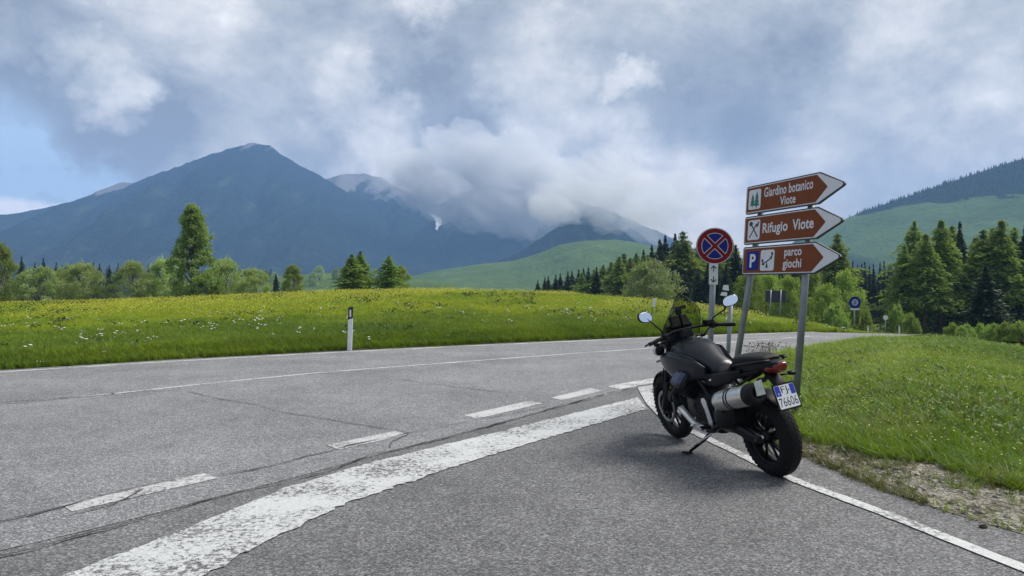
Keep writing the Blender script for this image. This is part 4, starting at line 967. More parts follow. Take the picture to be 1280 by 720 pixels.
O_S = Vector((3.0319, 9.5333, 2.7996)); U_S = Vector((.28893, -.95734, -.00532)); V_S = Vector((-.06445, -.0139, -.9978))
SL, SA, SH, SG = 1.371, .395, .36, .0289
ds = empty('direction_sign', (3.1, 9.0, hz(3.1, 9.0)))
tag(ds, 'three stacked brown arrow direction signs on two leaning grey posts behind the motorcycle', 'direction sign')
def at_local(o, child_m): o.matrix_local = child_m
MS = frame_matrix(O_S, U_S, -V_S); INV = Matrix.Translation(-ds.location)
def post(a, b, rr, name='post', parent=ds):
    mb = MB(); a, b = Vector(a) - parent.location, Vector(b) - parent.location
    mb.tube([a, a.lerp(b, .5), b], rr, 18); mb.tube([b, b + (b - a).normalized() * .012], rr * 1.04, 18)
    return mb.build(name, M['steel'], parent)
nrm = Vector(U_S).cross(-V_S).normalized()
def on_board(s, t, back=-.065): return O_S + U_S * s + V_S * t + nrm * back
post(on_board(-.20, 2.86), on_board(.295, .02), .040)
post(on_board(1.095, 2.86), on_board(1.185, .02), .040)
def arrow(inset, h, L, a, tipin=None, rr=.03):
    """outline of one board, x to the right, y down from the top edge given as negative"""
    i = inset; y0, y1 = -h + i, -i; xs = L - i * .35; tip = L + a - i * 1.7
    left = []
    for cx_, cy_, a0_ in ((i + rr, y1 - rr, 90), (i + rr, y0 + rr, 180)):
        for k in range(5): q = R(a0_ + 90 * k / 4); left.append((cx_ + rr * math.cos(q), cy_ + rr * math.sin(q)))
    return left + [(xs, y0), (tip - .012, -h / 2 - .02), (tip, -h / 2), (tip - .012, -h / 2 + .02), (xs, y1)]
def board(k, label):
    t0 = k * (SH + SG); b = put('board', None, ds)
    mb = MB(); mb.prism(arrow(0, SH, SL, SA, rr=.035), -.022, lambda x, y, z: (x, y, z)); 
    for yy in (-.09, -.27): mb.box((.70, yy, -.036), (1.25, .035, .022))
    S.collection.objects.unlink(b); bpy.data.objects.remove(b)
    b = mb.build('board', M['backplate'], ds); b.matrix_local = INV @ (MS @ Matrix.Translation((0, -t0, 0)))
    b['label'] = label
    slab('white_face', [arrow(.015, SH, SL, SA, rr=.03)], .0005, .003, M['white'], b)
    h = SH; i = .026
    brown = [(i + .012, -i), (i + .004, -i - .008), (i, -i - .02), (i, -h + i + .02), (i + .004, -h + i + .008), (i + .012, -h + i), (SL - .045, -h + i), (SL + .128, -h / 2 - .01), (SL + .135, -h / 2), (SL + .128, -h / 2 + .01), (SL - .045, -i)]
    slab('brown_face', [brown], .0037, .0018, M['brown'], b); return b
ZI = .0057
b = board(0, 'top brown board reading Giardino botanico Viote with two green trees')
slab('pictogram_panel', [rounded(.065, -.305, .315, -.055, .03)], ZI, .0015, M['white'], b)
def fir(cx_, y0, hh, wd): return [[(cx_ - wd * q, y0 + hh * a), (cx_ + wd * q, y0 + hh * a), (cx_, y0 + hh * c)] for q, a, c in ((1, .12, .55), (.82, .34, .78), (.6, .58, 1.0))] + [bar(cx_, y0, cx_, y0 + hh * .16, wd * .3)]
for nm, polys in (('tree_symbol', fir(.15, -.275, .17, .052)), ('tree_symbol', fir(.235, -.29, .21, .058))):
    mb = MB()
    for j, p in enumerate(polys): mb.prism(p, .001 + .0004 * j, lambda x, y, z: (x, y, ZI + .0016 + z))
    mb.build(nm, M['green'], b)
lettering('Giardino botanico', .38, 1.275, -.175, -.055, ZI + .0006, M['white'], b, .016)
lettering('Viote', .70, .985, -.305, -.20, ZI + .0006, M['white'], b, .016)
b = board(1, 'middle brown board reading Rifugio Viote with crossed cutlery')
slab('pictogram_panel', [rounded(.085, -.305, .335, -.055, .03)], ZI, .0015, M['white'], b)
mb = MB(); zz = lambda x, y, z: (x, y, ZI + .0016 + z)
mb.prism(bar(.125, -.275, .265, -.105, .018), .001, zz); mb.prism([(.255, -.14), (.30, -.075), (.315, -.09), (.285, -.15)], .0014, zz); mb.build('cutlery_symbol', M['black'], b)
mb = MB(); mb.prism(bar(.295, -.275, .165, -.12, .018), .0018, zz); mb.prism([(.148 + .036 * math.cos(q / 12 * 6.283) * 1.0, -.10 + .03 * math.sin(q / 12 * 6.283)) for q in range(12)], .0022, zz); mb.build('cutlery_symbol', M['black'], b)
lettering('Rifugio', .39, .87, -.272, -.108, ZI + .0006, M['white'], b, .022)
lettering('Viote', .955, 1.32, -.236, -.108, ZI + .0006, M['white'], b, .022)
b = board(2, 'bottom brown board reading parco giochi with blue P and seesaw')
slab('parking_panel', [rounded(.095, -.30, .345, -.06, .02)], ZI, .0015, M['blue'], b)
lettering('P', .165, .285, -.265, -.095, ZI + .0018, M['white'], b, .03)
slab('pictogram_panel', [rounded(.385, -.31, .655, -.055, .03)], ZI, .0015, M['white'], b)
mb = MB(); mb.prism(bar(.42, -.235, .61, -.155, .016), .001, zz); mb.prism([(.49, -.275), (.54, -.275), (.515, -.20)], .0013, zz)
for cx_, cy_ in ((.428, -.185), (.612, -.105)):
    mb.prism(circle(cx_, cy_, .02, 12), .0016, zz); mb.prism(bar(cx_, cy_ - .015, cx_ + (.022 if cx_ < .5 else -.012), cy_ - .06, .018), .0019, zz); mb.prism(bar(cx_, cy_ - .03, cx_ + (.045 if cx_ < .5 else -.045), cy_ - .05, .01), .0022, zz)
mb.build('seesaw_symbol', M['green'] if False else M['black'], b)
lettering('parco', .84, 1.145, -.175, -.072, ZI + .0006, M['white'], b, .022)
lettering('giochi', .82, 1.15, -.315, -.178, ZI + .0006, M['white'], b, .022)

# no-stopping sign
Yn = 11.5; cx_, cz_ = (893.5 - 640) / F * Yn, H + (360 - 307.5) / F * Yn
bx = (888.5 - 640) / F * Yn
ns = empty('no_stopping_sign', (bx, Yn + .06, hz(bx, Yn))); tag(ns, 'round red and blue no-stopping sign with arrow plate on a grey post', 'road sign')
post((bx - .02, Yn + .07, hz(bx, Yn) - .15), (cx_ + .02, Yn + .07, cz_ + .22), .045, parent=ns)
MF = frame_matrix((cx_, Yn, cz_), (.99, -.10, -.02), (.02, 0, 1)); INVn = Matrix.Translation(-ns.location)
mb = MB(); mb.prism(circle(0, 0, .285), -.02); dsc = mb.build('disc', M['backplate'], ns); dsc.matrix_local = INVn @ MF
slab('white_rim', [circle(0, 0, .28)], .0005, .002, M['white'], dsc); slab('red_ring', [circle(0, 0, .271)], .0027, .002, M['red'], dsc)
slab('white_rim', [circle(0, 0, .204)], .005, .0015, M['white'], dsc); slab('blue_face', [circle(0, 0, .196)], .0067, .0015, M['blue'], dsc)
mb = MB(); q = .142
mb.prism(bar(-q, -q, q, q, .068), .001, lambda x, y, z: (x, y, .0084 + z)); mb.prism(bar(-q, q, q, -q, .068), .0014, lambda x, y, z: (x, y, .0084 + z)); mb.build('white_rim', M['white'], dsc)
mb = MB(); q = .150
mb.prism(bar(-q, -q, q, q, .05), .001, lambda x, y, z: (x, y, .0101 + z)); mb.prism(bar(-q, q, q, -q, .05), .0014, lambda x, y, z: (x, y, .0101 + z)); mb.build('red_cross', M['red'], dsc)
pm = MB(); pm.prism(rounded(-.068, -.165, .068, .165, .012), -.012); pl = pm.build('arrow_plate', M['white'], ns)
pl.matrix_local = INVn @ frame_matrix((cx_ - .02, Yn - .005, H + (360 - 342.5) / F * Yn), (.99, -.10, -.02), (.02, 0, 1))
for sgn in (1, -1):
    mb = MB(); fr = lambda x, y, z: (x, y * sgn, .0006 + z)
    mb.prism(bar(0, .035, 0, .12, .014), .0012, fr); mb.prism(bar(0, .128, -.04, .082, .016), .0016, fr); mb.prism(bar(0, .128, .04, .082, .016), .002, fr); mb.build('arrow', M['black'], pl)
# small grey post
Yp = 12.6; bx = (908 - 640) / F * Yp; tx = (914 - 640) / F * Yp
gp = empty('grey_post', (bx, Yp, hz(bx, Yp))); tag(gp, 'plain thin grey post between the no-stopping sign and the left brown signpost', 'post')
post((bx, Yp, hz(bx, Yp) - .1), (tx, Yp, H + (360 - 372) / F * Yp), .036, parent=gp)

# delineator by the far edge
M['reflector'] = basic('reflector', (.75, .75, .78), .2)
Yd = 17.75; x = (437.5 - 640) / F * Yd; dl = empty('delineator_post', (x, Yd, hz(x, Yd)), -.1); tag(dl, 'white delineator post with black head at the edge of the left meadow', 'delineator')
def tri(w_, d_): return [(-w_, -d_), (w_, -d_), (w_ * .55, d_), (-w_ * .55, d_)]
mb = MB(); mb.prism(tri(.058, .05), .80, lambda x, y, z: (x + .030 * z, y, z - .03)); mb.build('body', M['white_plastic'], dl, .008)
mb = MB(); mb.prism(tri(.0605, .0525), .29, lambda x, y, z: (x + .030 * (z + .76), y, z + .765 + (x * .25 if z > .2 else x * .5))); mb.build('head', M['black'], dl, .008)
mb = MB(); mb.box((.0275, -.055, .90), (.042, .006, .17)); mb.build('reflector', M['reflector'], dl, .004)
# small marker posts along the far bend
for px, y0, y1, Yk, lb in ((985, 403, 411.5, 27.5, 'small white marker post by the far bend, between the two brown signposts'), (1033, 405, 415.5, 28.5, 'small white marker post right of the right brown signpost'), (1054, 409, 417, 27, 'squat white marker post left of the blue round sign'),
                           (1085, 407, 415, 34, 'tiny white marker post before the dark gap in the trees'), (1124, 407, 414, 37, 'tiny white marker post at the foot of the larches')):
    x = (px - 640) / F * Yk; z0 = H + (360 - y1) / F * Yk; hh = (y1 - y0) / F * Yk; zg = min(hz(x, Yk), z0)
    o = empty('marker_post', (x, Yk, zg)); tag(o, lb, 'marker post', 'white marker posts at the far bend'); wd = .035 if px != 1054 else .075
    mb = MB(); mb.prism(tri(wd, wd * .8), z0 + hh - zg, lambda x, y, z: (x, y, z)); mb.build('body', M['white_plastic'], o)
    mb = MB(); mb.box((0, -wd * .9, (z0 - zg) + hh * .82), (wd * 1.2, .01, hh * .16)); mb.build('reflector', M['black'], o)
# leaning snow stake in the meadow
Yk = 26.0; x = (813 - 640) / F * Yk; xt = (817.5 - 640) / F * Yk
o = empty('snow_stake', (x, Yk, hz(x, Yk))); tag(o, 'thin leaning stake with a small white plate on top, in the yellow meadow', 'stake')
zt = H + (360 - 378) / F * Yk - o.location.z
mb = MB(); mb.tube([(0, 0, -.1), (xt - x, 0, zt + .15)], .014, 8); mb.build('pole', M['darkback'], o)
mb = MB(); mb.prism(rounded(-.055, -.15, .055, .15, .015), .012, lambda a, b_, c: (xt - x + a + .14 * b_, -.02 - c, zt + b_)); mb.build('plate', M['white_plastic'], o)
# back of a little sign, and the big board seen from behind
Yk = 29.0; x = (905 - 640) / F * Yk; o = empty('meadow_sign', (x, Yk, hz(x, Yk))); tag(o, 'small pale sign with two plates on a thin pole beyond the road', 'sign')
zt = lambda py: H + (360 - py) / F * Yk - o.location.z
mb = MB(); mb.tube([(0, 0, -.1), (.05, 0, zt(357))], .022, 8); mb.build('pole', M['darkback'], o)
mb = MB(); mb.prism([(-.10, -.09), (.16, -.12), (.13, .1), (-.06, .1)], .012, lambda a, b_, c: (a + .03, -.03 - c, zt(359.5) + b_)); mb.build('plate', M['white_plastic'], o)
mb = MB(); mb.prism([(-.16, -.05), (.10, -.09), (.12, .06), (-.1, .08)], .012, lambda a, b_, c: (a, -.03 - c, zt(367.5) + b_)); mb.build('plate', M['white_plastic'], o)
Yk = 31.0; x = (970 - 640) / F * Yk; o = empty('info_board', (x, Yk, hz(x, Yk))); tag(o, 'dark board seen from behind on two thin pale posts across the road', 'information board')
zt = lambda py: H + (360 - py) / F * Yk - o.location.z
mb = MB(); mb.box((0, .04, (zt(363) + zt(378)) / 2), (.86, .03, zt(363) - zt(378))); mb.build('panel', M['darkback'], o, .008)
for px in (963.5, 976): a = (px - 970) / F * Yk; mb = MB(); mb.tube([(a - .04, 0, min(-.1, hz(x + a, Yk) - o.location.z - .1)), (a, 0, zt(362.5))], .03, 10); mb.build('post', M['steel'], o)
Yk = 33.0; x = (1068.5 - 640) / F * Yk; o = empty('blue_round_sign', (x, Yk, hz(x, Yk))); tag(o, 'blue round sign with a white emblem and small white plate by the far bend', 'road sign')
zt = lambda py: H + (360 - py) / F * Yk - o.location.z
mb = MB(); mb.tube([(0, .04, -.2), (0, .04, zt(371))], .03, 10); mb.build('post', M['steel'], o)
mb = MB(); mb.prism(circle(0, 0, .265, 28), .014, lambda a, b_, c: (a, .0 - c, zt(378) + b_)); d_ = mb.build('disc', M['blue'], o)
mb = MB(); mb.prism(circle(0, 0, .15, 20), .003, lambda a, b_, c: (a, -.0145 - c, zt(378) + b_)); mb.build('emblem', basic('pale_emblem', (.30, .33, .46), .5), d_)
mb = MB()
for q in (bar(0, -.07, 0, .09, .03), bar(-.05, -.06, .05, -.06, .03), bar(-.04, .05, 0, .09, .03)): mb.prism(q, .002 + .0006 * len(mb.f) / 6, lambda a, b_, c: (a, -.018 - c, zt(378) + b_))
mb.build('emblem', M['blue'], d_)
mb = MB(); mb.box((0, -.005, zt(386.5)), (.42, .012, .075)); mb.build('plate', M['white'], o)
Yk = 45.0; x = (1107 - 640) / F * Yk; o = empty('far_sign', (x, Yk, hz(x, Yk))); tag(o, 'tiny round sign on a thin pole in front of the dark gap', 'road sign')
zt = lambda py: H + (360 - py) / F * Yk - o.location.z
mb = MB(); mb.tube([(0, .03, -.1), (0, .03, zt(394))], .025, 8); mb.build('post', M['steel'], o)
mb = MB(); mb.prism(circle(0, 0, .15, 20), .012, lambda a, b_, c: (a, -c, zt(397) + b_)); mb.build('disc', M['white_plastic'], o)
# dry weeds on the edge of the far lane
Yk = 17.4; x = (955 - 640) / F * Yk; o = empty('dry_weeds', (x, Yk, hz(x, Yk))); tag(o, 'brown dry weed stalks on the road edge behind the motorcycle seat', 'plant')
mb = MB()
for i in range(70):
    a, b_ = random.gauss(0, .26), random.gauss(0, .10); hh = .12 + .16 * random.random(); q = random.random() * 6.28
    mb.tube([(a, b_, 0), (a + .05 * math.cos(q), b_ + .05 * math.sin(q), hh * .6), (a + .11 * math.cos(q), b_ + .11 * math.sin(q), hh)], [.004, .0035, .0015], 4, False)
mb.build('stalks', basic('dry_stalk', (.10, .075, .05), .9, var=.4), o)
mb = MB()
for i in range(90): mb.box((random.gauss(0, .28), random.gauss(0, .11), .14 + .13 * random.random()), (.02, .015, .022), Euler((random.random() * 3, random.random() * 3, 0)).to_matrix())
mb.build('seed_heads', basic('dry_seed', (.14, .10, .06), .9, var=.4), o)
# a clod on the asphalt and a few stones of the verge
for px, py, rr, lb in ((1229, 659, .022, 'small dark clod lying on the asphalt by the gravel verge'), (1016, 553, .035, 'dark lump of earth at the edge of the verge grass behind the rear wheel'), (1153, 579, .05, 'reddish stone in the verge grass right of the gravel')):
    x, y = G(px, py); bm = bmesh.new(); bmesh.ops.create_icosphere(bm, subdivisions=2, radius=rr)
    for v in bm.verts: v.co *= .7 + .6 * random.random(); v.co.z *= .6
    me = bpy.data.meshes.new('clod'); bm.to_mesh(me); bm.free(); o = put('clod' if rr < .04 else 'stone', me, None, basic('clod_earth', (.05, .035, .028) if rr < .04 else (.16, .09, .07), .95, var=.4, scale=30)); o.location = (x, y, max(hz(x, y), 0) + rr * .3); tag(o, lb, 'clod' if rr < .04 else 'stone')

# ------------------------------------------------------------------ motorcycle
BM = {
 'tyre': basic('tyre_rubber', (.0085, .0085, .009), .8, var=.2, scale=20, bump=.3, bscale=90, spec=.22),
 'rim': basic('rim_black', (.009, .009, .010), .35, .2, var=.1, spec=.22),
 'matte': basic('matte_grey_paint', (.0125, .0145, .021), .30, .0, var=.08, scale=4, coat=.0, spec=.36),
 'matte2': basic('matte_black_paint', (.008, .0085, .010), .5, var=.1, spec=.22),
 'plastic': basic('bike_plastic', (.006, .006, .0065), .5, var=.2, bump=.1, bscale=200, spec=.22),
 'seat': basic('seat_leatherette', (.007, .007, .0075), .6, var=.15, bump=.25, bscale=160, spec=.22),
 'engine': basic('engine_black', (.028, .028, .031), .42, .6, var=.3, scale=14, bump=.2, spec=.22),
 'cover': basic('head_cover_grey', (.06, .072, .12), .34, .6, var=.2, scale=20),
 'steel': basic('brushed_steel', (.74, .72, .68), .36, .85, var=.12, scale=18, bump=.06),
 'chrome': basic('pipe_steel', (.75, .74, .72), .36, .65, var=.2, scale=14),
 'alu': basic('cast_aluminium', (.72, .73, .76), .40, .85, var=.2, scale=30),
 'disc': basic('brake_disc_steel', (.25, .25, .26), .35, .9, var=.1),
 'mirror': basic('mirror_glass', (.85, .87, .9), .03, 1.0, var=.0),
 'red': basic('tail_lens', (.16, .008, .008), .18, var=.05, coat=.4), 'amber': basic('indicator_lens', (.28, .10, .01), .25),
 'lamp': basic('lamp_ring', (.55, .55, .52), .3, .7), 'plate': basic('plate_white', (.72, .73, .74), .45, var=.04), 'plate_blue': basic('plate_blue', (.01, .03, .36), .4),
}
def glass():
    m, t, out = newmat('smoked_screen'); g = t.node('ShaderNodeBsdfGlossy'); g.inputs['Roughness'].default_value = .08; tr = t.node('ShaderNodeBsdfTransparent'); tr.inputs['Color'].default_value = (.66, .70, .62, 1)
    fr = t.node('ShaderNodeFresnel'); fr.inputs[0].default_value = 1.4; mx = t.node('ShaderNodeMixShader'); t.put(mx.inputs[0], t.math('MULTIPLY', fr.outputs[0], .35)); t.l.new(tr.outputs[0], mx.inputs[1]); t.l.new(g.outputs[0], mx.inputs[2]); t.l.new(mx.outputs[0], out.inputs[0]); return m
BM['glass'] = glass()
RB, FB = Vector((2.115, 5.92, .004)), Vector((1.668, 7.41, .004))
WB = (FB - RB).length; fx = (FB - RB).normalized(); lx = Vector((-fx.y, fx.x, 0)); LEAN = R(10)
ux = Vector((0, 0, 1)) * math.cos(LEAN) + lx * math.sin(LEAN); ly = lx * math.cos(LEAN) - Vector((0, 0, 1)) * math.sin(LEAN)
mm = Matrix((fx, ly, ux)).transposed().to_4x4(); mm.translation = RB
bike = empty('motorcycle', mat=mm); tag(bike, 'dark grey adventure motorcycle leaning on its side stand across the white edge line', 'motorcycle')
def part(name, mb, m, parent=bike, bevel=0.0): return mb.build(name, BM.get(m) or M[m], parent, bevel)
def wheel(name, cx_, cz_, r_out, wd, r_rim, mat_spoke, disc_side):
    hub = MB(); hub.lathe((cx_, 0, cz_), (0, 1, 0), [(.012, -.07), (.048, -.07), (.055, -.03), (.055, .03), (.048, .07), (.012, .07)], 24); root = part(name, hub, 'rim')
    n = 14; prof = []
    for k in range(n + 1):
        q = math.pi * k / n; yy = -math.cos(q) * wd / 2; rr = r_rim + (r_out - r_rim) * (math.sin(q) ** .62); prof.append((rr, math.copysign(abs(yy) ** 1.0, yy)))
    prof += [(r_rim - .004, wd * .34), (r_rim - .004, -wd * .34)]
    t_ = MB(); t_.lathe((cx_, 0, cz_), (0, 1, 0), prof, 72, True, True)
    part('tyre', t_, 'tyre', root)
    tr = MB()                                            # tread blocks along the crown
    for k in range(48):
        q = 6.28318 * k / 48
        for sgn in (-1, 1):
            for yo, sk in ((.17, .0), (.36, .05)):
                yy = sgn * wd * yo; rr = r_rim + (r_out - r_rim) * (max(0, 1 - (2 * yy / wd) ** 2) ** .31) + .0005; qq = q + (.03 if sgn > 0 else 0) + sk
                rot = Matrix.Rotation(-qq, 3, 'Y') @ Matrix.Rotation(-sgn * yo * 1.5, 3, 'X') if False else Matrix.Rotation(-qq + math.pi / 2, 3, 'Y') @ Matrix.Rotation(sgn * yo * -1.25, 3, 'X') @ Matrix.Rotation(sgn * .5, 3, 'Z')
                tr.box((cx_ + rr * math.cos(qq), yy, cz_ + rr * math.sin(qq)), (.034, wd * .13, .006), rot)
    part('tread', tr, 'tyre', root)
    rm = MB(); rm.lathe((cx_, 0, cz_), (0, 1, 0), [(r_rim + .006, -wd * .36), (r_rim + .010, -wd * .40), (r_rim - .012, -wd * .30), (r_rim - .026, -wd * .10), (r_rim - .026, wd * .10), (r_rim - .012, wd * .30), (r_rim + .010, wd * .40), (r_rim + .006, wd * .36)], 64); part('rim', rm, 'rim', root)
    for k in range(5):
        sp = MB(); q = 6.28318 * k / 5 + .35
        for da in (-.20, .20):
            a = Vector((cx_ + .045 * math.cos(q + da * .5), 0, cz_ + .045 * math.sin(q + da * .5))); b_ = Vector((cx_ + (r_rim - .018) * math.cos(q + da * 1.15), 0, cz_ + (r_rim - .018) * math.sin(q + da * 1.15)))
            sp.tube([a + Vector((0, .022, 0)), a.lerp(b_, .55) + Vector((0, .012, 0)), b_], [.015, .011, .013], 8)
        part('spoke', sp, mat_spoke, root)
    for sd in disc_side:
        dk = MB(); rd = r_rim * .68; dk.lathe((cx_, sd, cz_), (0, 1, 0), [(rd, -.0025), (rd, .0025), (rd * .76, .0025), (rd * .76, -.0025)], 48, True, True); part('brake_disc', dk, 'disc', root)
        cr_ = MB()
        for k in range(6): q = 6.283 * k / 6; cr_.tube([(cx_ + .04 * math.cos(q), sd, cz_ + .04 * math.sin(q)), (cx_ + rd * .78 * math.cos(q + .3), sd, cz_ + rd * .78 * math.sin(q + .3))], .008, 6)
        part('disc_carrier', cr_, 'rim', root)
    return root
RZ, FZ = .325, .332
wheel('rear_wheel', 0, RZ, .325, .155, .218, 'rim', (-.085,))
wheel('front_wheel', WB, FZ, .332, .112, .240, 'rim', (.075, -.075))
# fork
hd = Vector((1.22, 0, 1.02)); ax = Vector((WB, 0, FZ))
for sgn in (1, -1):
    y = sgn * .098; a = Vector((WB - .02, y, FZ)); b_ = Vector((hd.x, y, hd.z + .06)); m_ = a.lerp(b_, .42)
    f_ = MB(); f_.tube([a.lerp(b_, .36), m_, b_], [.026, .027, .027], 14); fk = part('fork_leg', f_, 'plastic')
    f_ = MB(); f_.tube([a + Vector((.02, 0, -.035)), a, a.lerp(b_, .38)], [.022, .034, .030], 14); part('fork_slider', f_, 'engine', fk)
    cb = MB(); c_ = a.lerp(b_, .20) + Vector((-.075, -sgn * .012, -.01)); cb.box(c_, (.075, .05, .12), Matrix.Rotation(-.45, 3, 'Y')); part('brake_caliper', cb, 'engine', fk, .012)
ya = MB(); ya.tube([(WB - .02, -.10, FZ), (WB - .02, .10, FZ)], .016, 12); part('front_axle', ya, 'engine')
for zz_, nm in ((.79, 'lower_yoke'), (1.055, 'upper_yoke')):
    t_ = (zz_ - FZ) / (hd.z - FZ); ym = MB(); ym.box((WB - .02 + (hd.x - WB + .02) * t_, 0, zz_), (.085, .27, .04)); part(nm, ym, 'engine', bike, .012)
fe = MB(); secs = []
for k in range(15):
    q = R(28 + 128 * k / 14); rr = .358; w_ = .062 * (1 - .25 * abs(k - 7) / 7)
    c_ = Vector((WB + rr * math.cos(q), 0, FZ + rr * math.sin(q))); d_ = Vector((math.cos(q), 0, math.sin(q)))
    secs.append([c_ + Vector((0, w_ * math.sin(u), 0)) + d_ * (.02 * math.cos(u) - .02 + (0 if o_ else -.006)) for o_, us in ((1, np.linspace(-1.5, 1.5, 7)), (0, np.linspace(1.5, -1.5, 7))) for u in us])
fe.loft(secs); part('front_fender', fe, 'matte2')
# engine, gearbox, swingarm
en = MB(); en.loft([section(.50, .46, .12, .14, 3), section(.62, .47, .155, .185, 3.2), section(.82, .47, .165, .195, 3.2), section(.98, .49, .15, .17, 3.2), section(1.04, .50, .11, .12, 3)]); part('engine_block', en, 'engine')
en = MB(); en.loft([section(1.035, .47, .105, .14, 4), section(1.07, .47, .10, .135, 4)]); part('engine_front_cover', en, 'engine', bike, .01)
su = MB(); su.loft([section(.56, .275, .10, .03, 4), section(.80, .265, .12, .04, 4), section(1.0, .285, .09, .035, 4)]); part('skid_plate', su, 'matte2')
for sgn in (1, -1):
    base = Vector((.86, sgn * .10, .575)); d_ = Vector((-.02, sgn * .70, .70)).normalized(); tx_ = Vector((1, 0, 0)); ty_ = d_.cross(tx_)
    cy = MB(); cy.tube([base, base + d_ * .16], .062, 20); cyl = part('cylinder', cy, 'engine')
    rotm = Matrix((tx_, ty_, d_)).transposed()
    for k in range(7):
        fn = MB(); fn.box(base + d_ * (.045 + .019 * k), (.185, .175, .007), rotm); part('cooling_fin', fn, 'engine', cyl)
    hc = MB(); hc.box(base + d_ * .205, (.175, .165, .055), rotm, .9); part('cylinder_head', hc, 'engine', cyl, .014)
    hc = MB(); hc.box(base + d_ * .248, (.165, .15, .045), rotm, .74); hv = part('head_cover', hc, 'cover', cyl, .016)
    ib = MB(); ib.tube([base + d_ * .19 + Vector((-.05, 0, .01)), base + d_ * .15 + Vector((-.16, -sgn * .05, .07)), (.60, sgn * .10, .74)], [.028, .028, .034], 12); part('intake_pipe', ib, 'plastic')
gb = MB(); gb.loft([section(.28, .40, .09, .10, 3), section(.38, .42, .12, .15, 3), section(.52, .43, .13, .17, 3)]); part('gearbox', gb, 'engine')
sa = MB(); sa.loft([section(.44, .40, .035, .055, 3, yc=.135), section(.25, .375, .032, .05, 3, yc=.135), section(.02, .33, .028, .042, 3, yc=.128), section(-.045, .325, .02, .03, 3, yc=.125)]); part('swingarm', sa, 'engine')
sa = MB(); sa.loft([section(.44, .40, .04, .06, 3, yc=-.13), section(.20, .365, .04, .055, 3, yc=-.13), section(.05, .33, .05, .085, 2.4, yc=-.125), section(-.07, .325, .045, .075, 2.4, yc=-.125), section(-.10, .325, .02, .04, 2.4, yc=-.12)]); part('final_drive', sa, 'engine')
ra = MB(); ra.tube([(0, -.15, RZ), (0, .15, RZ)], .018, 12); part('rear_axle', ra, 'alu')
cx = MB(); cx.loft([section(.46, .44, .05, .07, 3, yc=.155), section(.36, .46, .085, .12, 3, yc=.15), section(.24, .48, .085, .115, 3, yc=.145), section(.17, .50, .05, .07, 3, yc=.14)]); part('exhaust_box', cx, 'matte2')
# exhaust: header, collector, silencer
hp = MB(); hp.tube([(.93, .25, .66), (.985, .262, .60), (1.0, .25, .52), (.965, .235, .455)], [.030, .029, .028, .028], 14); part('header_pipe', hp, 'engine')
hp = MB(); hp.tube([(.968, .236, .458), (.90, .225, .40), (.82, .212, .335), (.77, .205, .312), (.70, .20, .302), (.60, .195, .30)], .0285, 16); part('heat_shield', hp, 'chrome')
hp = MB(); hp.tube([(.61, .195, .30), (.52, .185, .31), (.44, .18, .36), (.38, .18, .44)], .026, 14); part('collector_pipe', hp, 'engine')
sA, sB = Vector((.345, .205, .595)), Vector((-.245, .215, .748)); sd_ = (sB - sA).normalized(); SLn = (sB - sA).length
si = MB(); si.lathe(sA, sd_, [(.02, -.03), (.045, -.02), (.066, .0), (.080, .035), (.084, .08), (.084, SLn * .82)], 36); sil = part('silencer', si, 'steel')
ec = MB(); ec.lathe(sA, sd_, [(.0845, SLn * .815), (.087, SLn * .82), (.086, SLn * .93), (.076, SLn * 1.0), (.045, SLn * 1.005), (.032, SLn * .99), (.030, SLn * .93), (.001, SLn * .92)], 36); part('end_cap', ec, 'plastic', sil)
for tpos in (.36, .43):
    bd = MB(); bd.lathe(sA, sd_, [(.0845, SLn * tpos), (.0875, SLn * tpos + .001), (.0875, SLn * tpos + .015), (.0845, SLn * tpos + .016)], 36); part('clamp_band', bd, 'plastic', sil)
gd = MB(); gd.prism([(-.05, -.055), (.05, -.055), (.06, .05), (-.02, .065)], .005, lambda a, b_, c: tuple(sA + sd_ * (SLn * 1.0 + .012 + c) + Vector((0, -.02 + a * .8, .035 + b_)))); part('tip_shield', gd, 'alu', sil)
hp = MB(); hp.tube([(.38, .18, .43), (.39, .19, .50), (.37, .20, .565), tuple(sA + sd_ * .02)], [.027, .029, .034, .045], 14); part('link_pipe', hp, 'chrome')
# frame, foot controls, stand
fr = MB(); fr.tube([(1.16, .05, .98), (.95, .13, .80), (.66, .165, .70), (.52, .165, .58), (.50, .15, .34)], .019, 10); fr.tube([(1.16, -.05, .98), (.95, -.13, .80), (.66, -.165, .70), (.52, -.165, .58), (.50, -.15, .34)], .019, 10)
for s_ in (1, -1): fr.tube([(.55, .15 * s_, .70), (.25, .125 * s_, .80), (-.12, .09 * s_, .875)], .014, 8); fr.tube([(.50, .15 * s_, .52), (.22, .125 * s_, .70), (-.05, .095 * s_, .845)], .012, 8)
part('frame', fr, 'plastic')
for a, b_ in (((.47, .178, .755), 1), ((.22, .145, .735), 1), ((.10, .135, .79), 1)):
    bo = MB(); bo.lathe(a, (0, 1, 0), [(.001, .012), (.009, .012), (.011, 0), (.011, -.02)], 12); part('frame_bolt', bo, 'alu')
sp = MB(); sp.loft([section(.56, .745, .02, .045, 3, yc=.160), section(.42, .755, .022, .058, 3, yc=.152), section(.24, .80, .02, .045, 3, yc=.136), section(.08, .85, .012, .03, 3, yc=.12)]); part('side_panel', sp, 'matte2')
sp = MB(); sp.loft([section(.58, .74, .02, .055, 3, yc=-.165), section(.42, .75, .022, .075, 3, yc=-.158), section(.24, .80, .02, .055, 3, yc=-.14), section(.08, .85, .012, .03, 3, yc=-.12)]); part('side_panel', sp, 'matte2')
